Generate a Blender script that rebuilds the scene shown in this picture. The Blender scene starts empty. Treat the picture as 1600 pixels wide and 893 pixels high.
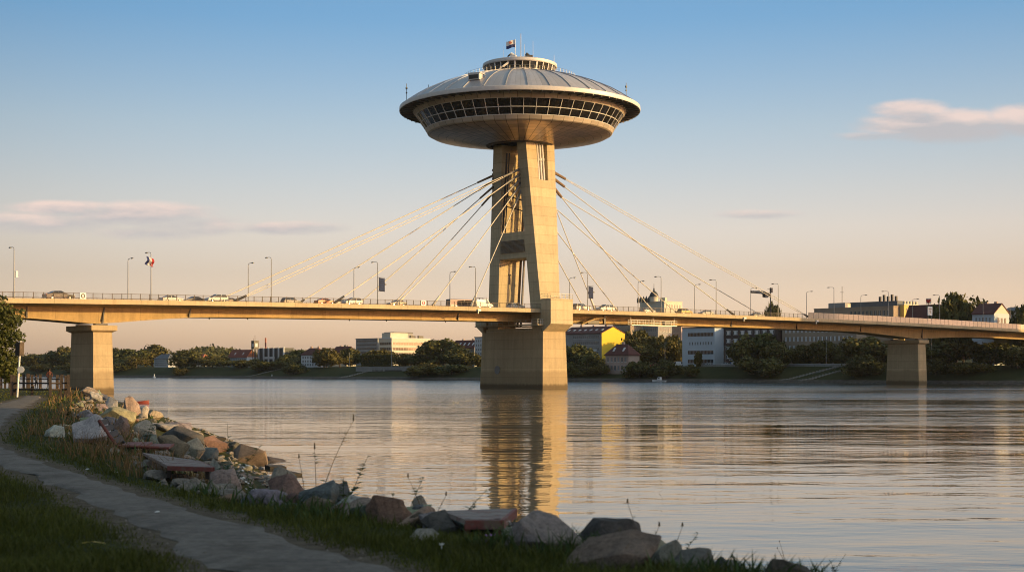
import bpy, bmesh, math, random
import numpy as np
from mathutils import Vector, Matrix, noise

random.seed(7)
rng = np.random.default_rng(7)
R = math.radians
PI = math.pi
scene = bpy.context.scene
COL = scene.collection

# ------------------------------------------------------------------ survey frame
# x right, y forward, z up, metres; river surface at z = 0, camera 4.9 m above it
F, CZ, HY, CX = 2222.0, 4.9, 577.0, 800.0

def zpt(px, py, Z):
    return Vector(((px - CX) / F * Z, Z, CZ + (HY - py) / F * Z))

# ------------------------------------------------------------------ mesh builder
class MB:
    def __init__(s):
        s.v, s.f = [], []
    def add(s, vs, fs):
        n = len(s.v)
        s.v += [tuple(p) for p in vs]
        s.f += [tuple(i + n for i in q) for q in fs]
    def hexa(s, p):                     # 8 points: bottom ring (ccw seen from above) then top ring
        s.add(p, [(3, 2, 1, 0), (4, 5, 6, 7), (0, 1, 5, 4), (1, 2, 6, 5), (2, 3, 7, 6), (3, 0, 4, 7)])
    def box(s, c, d, rz=0.0):
        cx, cy, cz = c
        hx, hy, hz = d[0] / 2, d[1] / 2, d[2] / 2
        ca, sa = math.cos(rz), math.sin(rz)
        ring = [(-hx, -hy), (hx, -hy), (hx, hy), (-hx, hy)]
        s.hexa([(cx + x * ca - y * sa, cy + x * sa + y * ca, cz + z) for z in (-hz, hz) for x, y in ring])
    def bx(s, x0, x1, y0, y1, z0, z1):
        s.box(((x0 + x1) / 2, (y0 + y1) / 2, (z0 + z1) / 2), (abs(x1 - x0), abs(y1 - y0), abs(z1 - z0)))
    def loft(s, rings, closed=True, cap=True):
        n = len(rings[0])
        vs = [p for r in rings for p in r]
        fs = []
        for i in range(len(rings) - 1):
            for j in range(n if closed else n - 1):
                k = (j + 1) % n
                fs.append((i * n + j, i * n + k, (i + 1) * n + k, (i + 1) * n + j))
        if cap and closed:
            fs.append(tuple(range(n - 1, -1, -1)))
            fs.append(tuple((len(rings) - 1) * n + j for j in range(n)))
        s.add(vs, fs)
    def tube(s, pts, r, n=6):
        pts = [Vector(p) for p in pts]
        rs = r if isinstance(r, (list, tuple)) else [r] * len(pts)
        rings = []
        for i, p in enumerate(pts):
            t = (pts[min(i + 1, len(pts) - 1)] - pts[max(i - 1, 0)]).normalized()
            up = Vector((0, 0, 1)) if abs(t.z) < 0.95 else Vector((1, 0, 0))
            a = t.cross(up).normalized()
            b = a.cross(t).normalized()
            rings.append([p + (a * math.cos(2 * PI * k / n) + b * math.sin(2 * PI * k / n)) * rs[i] for k in range(n)])
        s.loft(rings)
    def lathe(s, prof, n=48, a0=0.0, a1=2 * PI, c=(0, 0)):
        full = abs(a1 - a0 - 2 * PI) < 1e-6
        m = n if full else n + 1
        vs, fs = [], []
        for k in range(m):
            t = a0 + (a1 - a0) * k / n
            for r, z in prof:
                vs.append((c[0] + r * math.cos(t), c[1] + r * math.sin(t), z))
        L = len(prof)
        for k in range(n):
            k2 = (k + 1) % m
            for j in range(L - 1):
                fs.append((k * L + j, k2 * L + j, k2 * L + j + 1, k * L + j + 1))
        s.add(vs, fs)
    def build(s, name, m, parent=None, smooth=None, loc=None, recalc=True):
        me = bpy.data.meshes.new(name)
        me.from_pydata(s.v, [], s.f)
        if recalc:
            bm = bmesh.new(); bm.from_mesh(me)
            bmesh.ops.recalc_face_normals(bm, faces=bm.faces)
            bm.to_mesh(me); bm.free()
        if smooth:
            me.polygons.foreach_set('use_smooth', [True] * len(me.polygons))
            me.set_sharp_from_angle(angle=R(smooth))
        return link(name, me, m, parent, loc)

def link(name, me, m=None, parent=None, loc=None):
    if m is not None and len(me.materials) == 0:
        me.materials.append(m)
    o = bpy.data.objects.new(name, me)
    COL.objects.link(o)
    if parent is not None:
        o.parent = parent
    if loc is not None:
        o.location = loc
    return o

def tag(o, label, cat, group=None):
    o['label'] = label; o['category'] = cat
    if group: o['group'] = group
    return o

def thing(name, label, cat, loc=(0, 0, 0), rz=0.0, group=None):
    o = bpy.data.objects.new(name, None)
    o.empty_display_size = 0.3
    COL.objects.link(o)
    o.location = loc; o.rotation_euler = (0, 0, rz)
    return tag(o, label, cat, group)

def dup(root, loc, rz=None, label=None, scale=None):
    r = root.copy(); COL.objects.link(r); r.location = loc
    if rz is not None: r.rotation_euler = (0, 0, rz)
    if scale is not None: r.scale = scale
    if label: r['label'] = label
    for ch in list(root.children):
        c = ch.copy(); COL.objects.link(c); c.parent = r
        for g in list(ch.children):
            d = g.copy(); COL.objects.link(d); d.parent = c
    return r

def share(src, name, parent, loc, rz=0.0):
    """another object of the same mesh as a part"""
    o = bpy.data.objects.new(name, src.data); COL.objects.link(o)
    o.parent = parent; o.location = loc; o.rotation_euler = (0, 0, rz)
    return o

# ------------------------------------------------------------------ materials
MATS = {}
class NT:
    def __init__(s, name):
        s.m = bpy.data.materials.new(name); s.m.use_nodes = True
        s.t = s.m.node_tree; s.n = s.t.nodes; s.l = s.t.links
        s.b = s.n['Principled BSDF']; s.out = s.n['Material Output']
        MATS[name] = s.m
    def node(s, kind, **kw):
        nd = s.n.new(kind)
        for k, v in kw.items():
            if k.startswith('i_'):
                nd.inputs[k[2:].replace('_', ' ')].default_value = v
            else:
                setattr(nd, k, v)
        return nd
    def link(s, a, b): s.l.new(a, b)
    def coord(s, kind='Object', scale=(1, 1, 1)):
        tc = s.node('ShaderNodeTexCoord'); mp = s.node('ShaderNodeMapping')
        mp.inputs['Scale'].default_value = scale
        s.link(tc.outputs[kind], mp.inputs['Vector'])
        return mp.outputs['Vector']
    def noise(s, vec, scale, detail=4, rough=0.55):
        n = s.node('ShaderNodeTexNoise')
        n.inputs['Scale'].default_value = scale; n.inputs['Detail'].default_value = detail
        n.inputs['Roughness'].default_value = rough
        s.link(vec, n.inputs['Vector'])
        return n.outputs['Fac']
    def ramp(s, fac, stops):
        r = s.node('ShaderNodeValToRGB')
        el = r.color_ramp.elements
        while len(el) < len(stops): el.new(0.5)
        for e, (p, c) in zip(el, stops):
            e.position = p; e.color = (*c, 1) if len(c) == 3 else c
        s.link(fac, r.inputs['Fac'])
        return r.outputs['Color']
    def mix(s, fac, a, b, mode='MIX'):
        m = s.node('ShaderNodeMix', data_type='RGBA', blend_type=mode)
        for v, i in ((fac, 0), (a, 6), (b, 7)):
            if isinstance(v, (int, float)): m.inputs[i].default_value = v
            elif isinstance(v, tuple): m.inputs[i].default_value = (*v, 1) if len(v) == 3 else v
            else: s.link(v, m.inputs[i])
        return m.outputs[2]
    def math(s, op, a, b=None, c=None, clamp=False):
        m = s.node('ShaderNodeMath', operation=op, use_clamp=clamp)
        for i, v in enumerate((a, b, c)):
            if v is None: continue
            if isinstance(v, (int, float)): m.inputs[i].default_value = v
            else: s.link(v, m.inputs[i])
        return m.outputs[0]
    def bump(s, h, strength=0.5, dist=0.02):
        b = s.node('ShaderNodeBump')
        b.inputs['Strength'].default_value = strength; b.inputs['Distance'].default_value = dist
        s.link(h, b.inputs['Height']); s.link(b.outputs['Normal'], s.b.inputs['Normal'])

def var_mat(name, c, rough=0.6, var=0.25, scale=3.0, metal=0.0, bump=0.0, spec=0.5):
    t = NT(name)
    v = t.coord('Object')
    f = t.noise(v, scale, 5, 0.6)
    lo = tuple(x * (1 - var) for x in c); hi = tuple(min(1, x * (1 + var)) for x in c)
    col = t.ramp(f, [(0.3, lo), (0.7, hi)])
    t.link(col, t.b.inputs['Base Color'])
    t.b.inputs['Roughness'].default_value = rough; t.b.inputs['Metallic'].default_value = metal
    t.b.inputs['Specular IOR Level'].default_value = spec
    if bump: t.bump(t.noise(v, scale * 6, 4), bump, 0.03)
    return t.m

def concrete(name, c, joint=2.4, dirt=0.5, waterline=False, xj=0):
    t = NT(name)
    tc = t.node('ShaderNodeTexCoord'); sep = t.node('ShaderNodeSeparateXYZ')
    t.link(tc.outputs['Object'], sep.inputs[0])
    v = tc.outputs['Object']
    big = t.noise(v, 0.16, 5, 0.6)
    base = t.ramp(big, [(0.3, tuple(x * 0.80 for x in c)), (0.7, tuple(x * 1.12 for x in c))])
    streak = t.noise(t.coord('Object', (1.1, 1.1, 0.06)), 1.0, 6, 0.65)
    base = t.mix(t.math('MULTIPLY', t.ramp(streak, [(0.46, (0, 0, 0)), (0.64, (1, 1, 1))]), dirt), base, tuple(x * 0.42 for x in c))
    patch = t.noise(t.coord('Object', (1, 1, .55)), 0.42, 3, 0.8)
    base = t.mix(t.math('MULTIPLY', t.ramp(patch, [(0.56, (0, 0, 0)), (0.60, (1, 1, 1))]), 0.22), base, tuple(min(1, x * 1.35) for x in c))
    fine = t.noise(v, 2.6, 6, 0.7)
    base = t.mix(0.35, base, t.ramp(fine, [(0.25, tuple(x * 0.55 for x in c)), (0.75, tuple(min(1, x * 1.3) for x in c))]))
    if joint:
        fz = t.math('FRACT', t.math('DIVIDE', t.math('ADD', sep.outputs[2], 100.3), joint))
        ln = t.math('LESS_THAN', fz, 0.035)
        # shutter-board panels: tone steps from pour to pour
        pid = t.math('FLOOR', t.math('DIVIDE', t.math('ADD', sep.outputs[2], 100.3), joint))
        wn = t.node('ShaderNodeTexWhiteNoise', noise_dimensions='1D'); t.link(pid, wn.inputs['W'])
        base = t.mix(0.32, base, t.ramp(wn.outputs['Value'], [(0, tuple(x * 0.7 for x in c)), (1, tuple(min(1, x * 1.2) for x in c))]))
        base = t.mix(t.math('MULTIPLY', ln, 0.5), base, tuple(x * 0.3 for x in c))
    if xj:
        fx = t.math('FRACT', t.math('DIVIDE', t.math('ADD', sep.outputs[0], 1000.0), xj))
        base = t.mix(t.math('MULTIPLY', t.math('LESS_THAN', fx, 0.11 / xj), 0.6), base, tuple(x * 0.25 for x in c))
        wx = t.node('ShaderNodeTexWhiteNoise', noise_dimensions='1D'); t.link(t.math('FLOOR', t.math('DIVIDE', t.math('ADD', sep.outputs[0], 1000.0), xj)), wx.inputs['W'])
        base = t.mix(0.25, base, t.ramp(wx.outputs['Value'], [(0, tuple(x * 0.65 for x in c)), (1, tuple(min(1, x * 1.2) for x in c))]))
    else:
        fx = t.math('FRACT', t.math('DIVIDE', t.math('ADD', t.math('ADD', sep.outputs[0], sep.outputs[1]), 1000.0), 2.9))
        base = t.mix(t.math('MULTIPLY', t.math('LESS_THAN', fx, 0.02), 0.28), base, tuple(x * 0.3 for x in c))
    if waterline:
        w = t.node('ShaderNodeMapRange'); w.inputs[1].default_value = 0.9; w.inputs[2].default_value = 1.5
        w.inputs[3].default_value = 1; w.inputs[4].default_value = 0
        zz = t.math('ADD', sep.outputs[2], t.math('MULTIPLY', t.math('SUBTRACT', t.noise(t.coord('Object', (1, 1, .1)), 1.2, 5), 0.5), 0.9))
        t.link(zz, w.inputs[0])
        base = t.mix(t.math('MULTIPLY', w.outputs[0], 0.75), base, (0.035, 0.03, 0.02))
        w2 = t.node('ShaderNodeMapRange'); w2.inputs[1].default_value = 4.2; w2.inputs[2].default_value = 5.0
        w2.inputs[3].default_value = 1; w2.inputs[4].default_value = 0
        zz2 = t.math('ADD', sep.outputs[2], t.math('MULTIPLY', t.math('SUBTRACT', t.noise(t.coord('Object', (.5, .5, .1)), 1.0, 5), 0.5), 1.5))
        t.link(zz2, w2.inputs[0])
        base = t.mix(t.math('MULTIPLY', w2.outputs[0], 0.38), base, (0.14, 0.085, 0.035))
    t.link(base, t.b.inputs['Base Color'])
    t.b.inputs['Roughness'].default_value = 0.88; t.b.inputs['Specular IOR Level'].default_value = 0.25
    t.bump(fine, 0.35, 0.05)
    return t.m

M = MATS
concrete('pylon_concrete', (0.56, 0.455, 0.29))
concrete('pier_concrete', (0.50, 0.385, 0.23), waterline=True)
concrete('deck_concrete', (0.53, 0.42, 0.26), joint=0, dirt=0.45, xj=6.0)
concrete('girder_paint', (0.47, 0.335, 0.165), joint=0, dirt=0.6, xj=9.0)
concrete('old_concrete', (0.30, 0.29, 0.27), joint=0)
var_mat('asphalt', (0.05, 0.05, 0.052), 0.9, 0.3, 4, bump=.3)
var_mat('grey_metal', (0.16, 0.155, 0.15), 0.45, 0.2, 4, 0.6)
var_mat('pole_metal', (0.28, 0.27, 0.25), 0.45, 0.2, 4, 0.5)
var_mat('rail_brown', (0.10, 0.075, 0.055), 0.7, 0.3, 4)
var_mat('dark_metal', (0.045, 0.042, 0.04), 0.5, 0.3, 4, 0.4)
var_mat('white_steel', (0.72, 0.70, 0.66), 0.45, 0.08, 3)
var_mat('cable_paint', (0.58, 0.52, 0.42), 0.5, 0.1, 2)
var_mat('rust_steel', (0.20, 0.13, 0.075), 0.8, 0.4, 5)
var_mat('white_paint', (0.75, 0.74, 0.72), 0.5, 0.06, 3)
var_mat('louvre_grey', (0.17, 0.15, 0.125), 0.8, 0.3, 2)
var_mat('rim_metal', (0.62, 0.58, 0.54), 0.45, 0.06, 1.5, 0.1)
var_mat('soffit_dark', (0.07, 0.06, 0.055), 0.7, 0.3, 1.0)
var_mat('black_rubber', (0.02, 0.02, 0.02), 0.8, 0.2, 5)
var_mat('chrome', (0.55, 0.55, 0.55), 0.25, 0.05, 3, 0.9)
var_mat('lamp_glass', (0.6, 0.6, 0.58), 0.2, 0.05, 3)
var_mat('tail_red', (0.4, 0.02, 0.02), 0.3, 0.1, 3)

def glass(name, c, rough=0.06):
    t = NT(name)
    v = t.coord('Object')
    f = t.noise(v, 0.7, 2)
    t.link(t.ramp(f, [(0.3, tuple(x * .6 for x in c)), (0.7, tuple(x * 1.6 for x in c))]), t.b.inputs['Base Color'])
    t.b.inputs['Roughness'].default_value = rough
    t.b.inputs['Specular IOR Level'].default_value = 0.5
    return t.m
glass('dark_glass', (0.012, 0.011, 0.01))
glass('cabin_glass', (0.03, 0.028, 0.025))
glass('car_glass', (0.02, 0.02, 0.02))
glass('house_glass', (0.05, 0.06, 0.07), 0.12)

def paint(name, c, rough=0.3):
    t = NT(name)
    v = t.coord('Object')
    t.link(t.ramp(t.noise(v, 2.5, 4), [(0.3, tuple(x * .85 for x in c)), (0.7, tuple(min(1, x * 1.1) for x in c))]), t.b.inputs['Base Color'])
    t.b.inputs['Roughness'].default_value = rough
    t.b.inputs['Coat Weight'].default_value = 0.5; t.b.inputs['Coat Roughness'].default_value = 0.08
    return t.m

# panelled underside of the saucer: radial and ring joints
def panel_mat(name, c, radial, ring, metal, rough, line=0.45):
    t = NT(name)
    tc = t.node('ShaderNodeTexCoord'); sep = t.node('ShaderNodeSeparateXYZ')
    t.link(tc.outputs['Object'], sep.inputs[0])
    x, y, z = sep.outputs
    ang = t.math('MULTIPLY', t.math('ARCTAN2', y, x), radial / (2 * PI))
    fr = t.math('FRACT', t.math('ADD', ang, 500.0))
    r = t.math('SQRT', t.math('ADD', t.math('MULTIPLY', x, x), t.math('MULTIPLY', y, y)))
    # line width constant in metres: 0.09 m
    wl = t.math('DIVIDE', 0.17 * radial / (2 * PI), t.math('MAXIMUM', r, 1.0))
    l1 = t.math('LESS_THAN', fr, wl)
    col = c
    pid = t.math('FLOOR', t.math('ADD', ang, 500.0))
    if ring:
        rr = t.math('DIVIDE', r, ring)
        l2 = t.math('LESS_THAN', t.math('FRACT', rr), 0.05)
        l1 = t.math('MAXIMUM', l1, l2)
        pid = t.math('ADD', pid, t.math('MULTIPLY', t.math('FLOOR', rr), 77.7))
    wn = t.node('ShaderNodeTexWhiteNoise', noise_dimensions='1D'); t.link(pid, wn.inputs['W'])
    base = t.ramp(wn.outputs['Value'], [(0, tuple(q * .8 for q in c)), (1, tuple(min(1, q * 1.12) for q in c))])
    base = t.mix(t.math('MULTIPLY', t.ramp(t.noise(tc.outputs['Object'], 0.5, 5), [(.45, (0, 0, 0)), (.75, (1, 1, 1))]), .35), base, tuple(q * .6 for q in c))
    base = t.mix(t.math('MULTIPLY', l1, line), base, tuple(q * .12 for q in c))
    t.link(base, t.b.inputs['Base Color'])
    t.b.inputs['Metallic'].default_value = metal; t.b.inputs['Roughness'].default_value = rough
    t.bump(t.math('MULTIPLY', l1, -1.0), 0.4, 0.04)
    return t.m
panel_mat('saucer_panel', (0.50, 0.36, 0.26), 52, 2.1, 0.72, 0.30, 0.9)
panel_mat('dome_sheet', (0.47, 0.45, 0.46), 144, 0, 0.3, 0.36, 0.14)
panel_mat('band_panel', (0.50, 0.42, 0.33), 52, 0, 0.1, 0.5, 0.7)
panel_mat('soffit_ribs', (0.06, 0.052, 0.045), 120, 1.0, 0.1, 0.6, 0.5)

# foliage
def foliage(name, dark, light, trans=0.25, scale=2.2):
    t = NT(name)
    oi = t.node('ShaderNodeObjectInfo'); geo = t.node('ShaderNodeNewGeometry')
    v = t.coord('Object')
    col = t.ramp(t.noise(v, scale, 4, 0.65), [(0.36, dark), (0.64, light)])
    warm = t.mix(t.math('MULTIPLY', oi.outputs['Random'], 0.85), col, tuple((d + l) * .5 * k for d, l, k in zip(dark, light, (1.5, 1.05, .7))))
    wn = t.math('ADD', 0.7, t.math('MULTIPLY', geo.outputs['Random Per Island'], 0.6))
    hv = t.node('ShaderNodeHueSaturation'); t.link(warm, hv.inputs['Color']); t.link(wn, hv.inputs['Value'])
    t.link(hv.outputs[0], t.b.inputs['Base Color'])
    t.b.inputs['Roughness'].default_value = 0.6; t.b.inputs['Specular IOR Level'].default_value = 0.2
    tr = t.node('ShaderNodeBsdfTranslucent'); t.link(hv.outputs[0], tr.inputs['Color'])
    ms = t.node('ShaderNodeMixShader'); ms.inputs[0].default_value = trans
    t.link(t.b.outputs[0], ms.inputs[1]); t.link(tr.outputs[0], ms.inputs[2])
    t.link(ms.outputs[0], t.out.inputs['Surface'])
    return t.m
foliage('leaf', (0.028, 0.044, 0.013), (0.125, 0.122, 0.034), 0.14)
foliage('leaf_near', (0.04, 0.06, 0.018), (0.11, 0.13, 0.04), 0.35)
foliage('weed_leaf', (0.035, 0.06, 0.018), (0.09, 0.13, 0.04), 0.3)
foliage('grass_blade', (0.022, 0.038, 0.006), (0.10, 0.125, 0.026), 0.3, 0.8)
foliage('dry_stem', (0.10, 0.075, 0.04), (0.20, 0.15, 0.08), 0.1)
var_mat('bark', (0.09, 0.065, 0.045), 0.9, 0.4, 3, bump=.5)
var_mat('petal_white', (0.75, 0.74, 0.7), 0.6, 0.05, 9)
var_mat('petal_purple', (0.35, 0.16, 0.45), 0.6, 0.1, 9)
var_mat('yellow_leaf', (0.55, 0.40, 0.06), 0.6, 0.15, 9)
# tunables
EXPOSURE = 0.43
SKY_STRENGTH = 0.15
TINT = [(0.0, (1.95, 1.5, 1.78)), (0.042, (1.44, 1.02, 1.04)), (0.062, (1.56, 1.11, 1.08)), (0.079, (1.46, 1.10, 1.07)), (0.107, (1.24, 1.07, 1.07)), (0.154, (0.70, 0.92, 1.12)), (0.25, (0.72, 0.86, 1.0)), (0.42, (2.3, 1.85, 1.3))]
CLOUD_LO = (2.7, 2.55, 2.6); CLOUD_HI = (4.5, 3.5, 3.1)
CLOUDS = [(1475, 196, 175, 36, .92), (1425, 172, 85, 22, .85), (1605, 188, 95, 34, .95), (1360, 213, 80, 11, .6),
          (215, 334, 160, 26, .86), (100, 324, 115, 15, .85), (60, 348, 190, 26, .62), (300, 352, 150, 24, .6), (455, 356, 130, 15, .7), (1185, 335, 95, 11, .6), (235, 364, 130, 16, .55)]
W_SWELL, W_CHOP, W_RIP = 0.085, 0.034, 0.0035
W_FAR = 5.5
W_ROUGH = 0.11
HAZE = 0.00003
# ------------------------------------------------------------------ camera, sun, sky
cam = bpy.data.cameras.new('camera'); camo = bpy.data.objects.new('camera', cam); COL.objects.link(camo)
camo.location = (0, 0, CZ); camo.rotation_euler = (R(90), 0, 0)
cam.sensor_width = 36; cam.lens = 50.0; cam.shift_y = 130.5 / 1600
cam.clip_start = 0.1; cam.clip_end = 30000
cam.dof.use_dof = True; cam.dof.focus_distance = 250; cam.dof.aperture_fstop = 2.8
scene.camera = camo

SUN_EL, SUN_AZ = R(10.0), R(102.0)           # azimuth clockwise from +y
SV = Vector((math.sin(SUN_AZ) * math.cos(SUN_EL), math.cos(SUN_AZ) * math.cos(SUN_EL), math.sin(SUN_EL)))
sl = bpy.data.lights.new('sun', 'SUN'); so = bpy.data.objects.new('sun', sl); COL.objects.link(so)
so.rotation_euler = SV.to_track_quat('Z', 'Y').to_euler()
sl.energy = 4.0; sl.angle = R(0.55); sl.color = (1.0, 0.655, 0.235)

w = bpy.data.worlds.new('World'); scene.world = w; w.use_nodes = True
nt = w.node_tree; bg = nt.nodes['Background']
class WT(NT):
    def __init__(s, tree): s.t = tree; s.n = tree.nodes; s.l = tree.links
W = WT(nt)
sky = W.node('ShaderNodeTexSky', sky_type='NISHITA')
sky.sun_disc = False; sky.sun_elevation = SUN_EL; sky.sun_rotation = SUN_AZ
sky.altitude = 150; sky.air_density = 1.0; sky.dust_density = 1.6; sky.ozone_density = 1.6
tc = W.node('ShaderNodeTexCoord'); sp = W.node('ShaderNodeSeparateXYZ')
W.link(tc.outputs['Generated'], sp.inputs[0])
dx, dy, dz = sp.outputs
elev = W.math('DIVIDE', W.math('ARCSINE', dz), R(90))
# evening tint of the lower air; unseen sky overhead brightened to fill the shadows
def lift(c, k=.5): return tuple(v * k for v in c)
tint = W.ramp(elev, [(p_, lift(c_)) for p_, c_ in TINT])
bow = W.math('MAXIMUM', W.math('SUBTRACT', 1.10, W.math('MULTIPLY', W.math('MULTIPLY', dx, dx), 1.7)), 0.8)
gain = W.math('MULTIPLY', W.math('ADD', bow, W.math('MULTIPLY', dx, 0.32)), 2.0)
gc = W.node('ShaderNodeCombineColor')
for k_ in range(3): W.link(gain, gc.inputs[k_])
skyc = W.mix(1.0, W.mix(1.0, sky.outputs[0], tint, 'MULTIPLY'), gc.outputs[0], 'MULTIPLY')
# thin clouds, each a patch of sky given by azimuth and height
U_ = W.math('DIVIDE', dx, W.math('MAXIMUM', dy, 0.05))
V_ = W.math('DIVIDE', dz, W.math('MAXIMUM', dy, 0.05))
cb = W.node('ShaderNodeCombineXYZ'); W.link(U_, cb.inputs[0]); W.link(V_, cb.inputs[1])
mp = W.node('ShaderNodeMapping'); mp.inputs['Scale'].default_value = (1, 3.4, 1); W.link(cb.outputs[0], mp.inputs[0])
nz = W.noise(mp.outputs[0], 16, 8, 0.62)
nz2 = W.noise(mp.outputs[0], 60, 5, 0.6)
dens = None; topl = None
for (px, py, rx, ry, amp) in CLOUDS:
    cu, cv = (px - CX) / F, (HY - py) / F
    a = W.math('DIVIDE', W.math('SUBTRACT', U_, cu), rx / F)
    b = W.math('DIVIDE', W.math('SUBTRACT', V_, cv), ry / F)
    q = W.math('ADD', W.math('MULTIPLY', a, a), W.math('MULTIPLY', b, b))
    m = W.math('MULTIPLY', W.math('MAXIMUM', W.math('SUBTRACT', 1.0, q), 0.0), amp)
    tl = W.math('MULTIPLY', m, b)
    dens = m if dens is None else W.math('MAXIMUM', dens, m)
    topl = tl if topl is None else W.math('ADD', topl, tl)
nn = W.math('ADD', W.math('MULTIPLY', nz, 0.68), W.math('MULTIPLY', nz2, 0.32))
cl = W.math('MULTIPLY', W.math('SUBTRACT', W.math('ADD', dens, W.math('MULTIPLY', nn, 1.5)), 0.90), 1.7, clamp=True)
cl = W.math('MULTIPLY', cl, W.math('MULTIPLY', dens, 2.0, clamp=True))
shade = W.math('ADD', W.math('MULTIPLY', topl, 1.3), W.math('MULTIPLY', W.math('SUBTRACT', nz, 0.42), 2.2), clamp=True)
ccol = W.mix(W.ramp(shade, [(0.0, (0, 0, 0)), (0.7, (1, 1, 1))]), CLOUD_LO, CLOUD_HI)
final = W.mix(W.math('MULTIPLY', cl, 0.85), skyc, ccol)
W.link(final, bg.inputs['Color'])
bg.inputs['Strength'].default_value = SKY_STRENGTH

vs = scene.view_settings
vs.view_transform = 'Standard'; vs.look = 'None'; vs.gamma = 1; vs.use_curve_mapping = False
vs.exposure = EXPOSURE
cy = scene.cycles
cy.use_denoising = True; cy.filter_width = 1.05
cy.max_bounces = 6; cy.diffuse_bounces = 3; cy.glossy_bounces = 3; cy.transmission_bounces = 3
cy.transparent_max_bounces = 4; cy.caustics_reflective = False; cy.caustics_refractive = False
cy.sample_clamp_indirect = 6

# ------------------------------------------------------------------ near bank
CREST = [(-400, 520), (-110, 215), (-70, 150), (-50, 131), (-36, 119), (-28, 97), (-19.9, 64.6), (-13.2, 45), (-7.9, 29.5),
         (-5.0, 21.6), (-2.9, 18.2), (-1.2, 16.2), (0.3, 14.4), (1.3, 13.0), (2.2, 12.1), (3.4, 11.2), (5.0, 9.5), (8, 5), (14, 1), (24, 0), (34, 6), (44, 18), (56, 32), (74, 42),
         (100, 45), (140, 15), (200, -60), (200, -200), (-500, -200), (-500, 520)]
PATHC = [(-29.7, 88, .5), (-27.0, 80, .5), (-22.8, 65, .8), (-17.9, 48.7, .7), (-12.1, 31.5, .5), (-8.75, 24.9, .42), (-6.25, 20.5, .40), (-4.72, 17.3, .43), (-3.7, 15.5, .50),
         (-2.5, 13, .58), (-1.6, 11.25, .66), (-.3, 8.5, .8), (3.0, 4, .9), (10, -3, 1.0), (30, -14, 1.0)]

def seg_dist(px, py, pts, closed):
    best = np.full(px.shape, 1e9)
    n = len(pts)
    for i in range(n if closed else n - 1):
        ax, ay = pts[i][:2]; bx_, by_ = pts[(i + 1) % n][:2]
        dx_, dy_ = bx_ - ax, by_ - ay
        t = np.clip(((px - ax) * dx_ + (py - ay) * dy_) / (dx_ * dx_ + dy_ * dy_), 0, 1)
        best = np.minimum(best, np.hypot(px - ax - t * dx_, py - ay - t * dy_))
    return best

def inside(px, py, pts):
    c = np.zeros(px.shape, bool)
    n = len(pts)
    for i in range(n):
        ax, ay = pts[i]; bx_, by_ = pts[(i + 1) % n]
        if ay == by_: continue
        c ^= ((ay > py) != (by_ > py)) & (px < (bx_ - ax) * (py - ay) / (by_ - ay) + ax)
    return c

def wob(x, y):
    return (np.sin(x * 0.9 + 1.3 * np.sin(y * 0.37)) * np.cos(y * 0.71 + 0.8 * np.sin(x * 0.53)) * 0.6
            + np.sin(x * 2.3 + y * 1.7) * np.cos(y * 2.9 - x * 1.1) * 0.4)

def path_dist(x, y):
    best = np.full(x.shape, 1e9)
    for i in range(len(PATHC) - 1):
        ax, ay, aw = PATHC[i]; bx_, by_, bw = PATHC[i + 1]
        dx_, dy_ = bx_ - ax, by_ - ay
        t = np.clip(((x - ax) * dx_ + (y - ay) * dy_) / (dx_ * dx_ + dy_ * dy_), 0, 1)
        best = np.minimum(best, np.hypot(x - ax - t * dx_, y - ay - t * dy_) - (aw + (bw - aw) * t))
    return best

def bank_h(x, y):
    x = np.asarray(x, float); y = np.asarray(y, float)
    d = seg_dist(x, y, CREST, True)
    d = np.where(inside(x, y, CREST), d, -d)
    flat = 3.3 + 0.05 * wob(x, y) * np.clip(path_dist(x, y), 0, 1) - 0.20 * np.exp(-np.clip(d, 0, 9) / 0.8)
    slope = 3.05 + d * (4.3 / 12.0) + 0.10 * wob(x * 1.3, y * 1.3)
    return np.where(d > 0, flat, np.maximum(slope, -1.5))

def bank_pt(px, py, dz=0.0):
    """where the sight line through a survey point meets the near bank"""
    zs = np.concatenate([np.arange(7, 60, 0.05), np.arange(60, 260, 0.2)])
    X = (px - CX) / F * zs; Zz = CZ + (HY - py) / F * zs
    hit = np.nonzero(Zz <= bank_h(X, zs) + dz)[0]
    k = hit[0] if len(hit) else len(zs) - 1
    return Vector((X[k], zs[k], Zz[k] - dz))

def axis(parts):
    out = []
    for a, b, s in parts:
        out += list(np.arange(a, b, s))
    return np.array(out + [parts[-1][1]])

def grid_mesh(name, xs, ys, hfun):
    gx, gy = np.meshgrid(xs, ys)
    gz = hfun(gx, gy)
    co = np.stack([gx, gy, gz], -1).reshape(-1, 3)
    nx, ny = len(xs), len(ys)
    i = np.arange((nx - 1) * (ny - 1)); r, c = i // (nx - 1), i % (nx - 1)
    q = np.stack([r * nx + c, r * nx + c + 1, (r + 1) * nx + c + 1, (r + 1) * nx + c], -1)
    return mesh_np(name, co, q)

def mesh_np(name, co, faces, smooth=True):
    me = bpy.data.meshes.new(name)
    k = faces.shape[1]
    me.vertices.add(len(co)); me.loops.add(faces.size); me.polygons.add(len(faces))
    me.vertices.foreach_set('co', np.ascontiguousarray(co, dtype=np.float32).ravel())
    me.loops.foreach_set('vertex_index', np.ascontiguousarray(faces, dtype=np.int32).ravel())
    me.polygons.foreach_set('loop_start', np.arange(0, faces.size, k, dtype=np.int32))
    me.polygons.foreach_set('use_smooth', np.full(len(faces), smooth))
    me.update(calc_edges=True)
    return me

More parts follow.
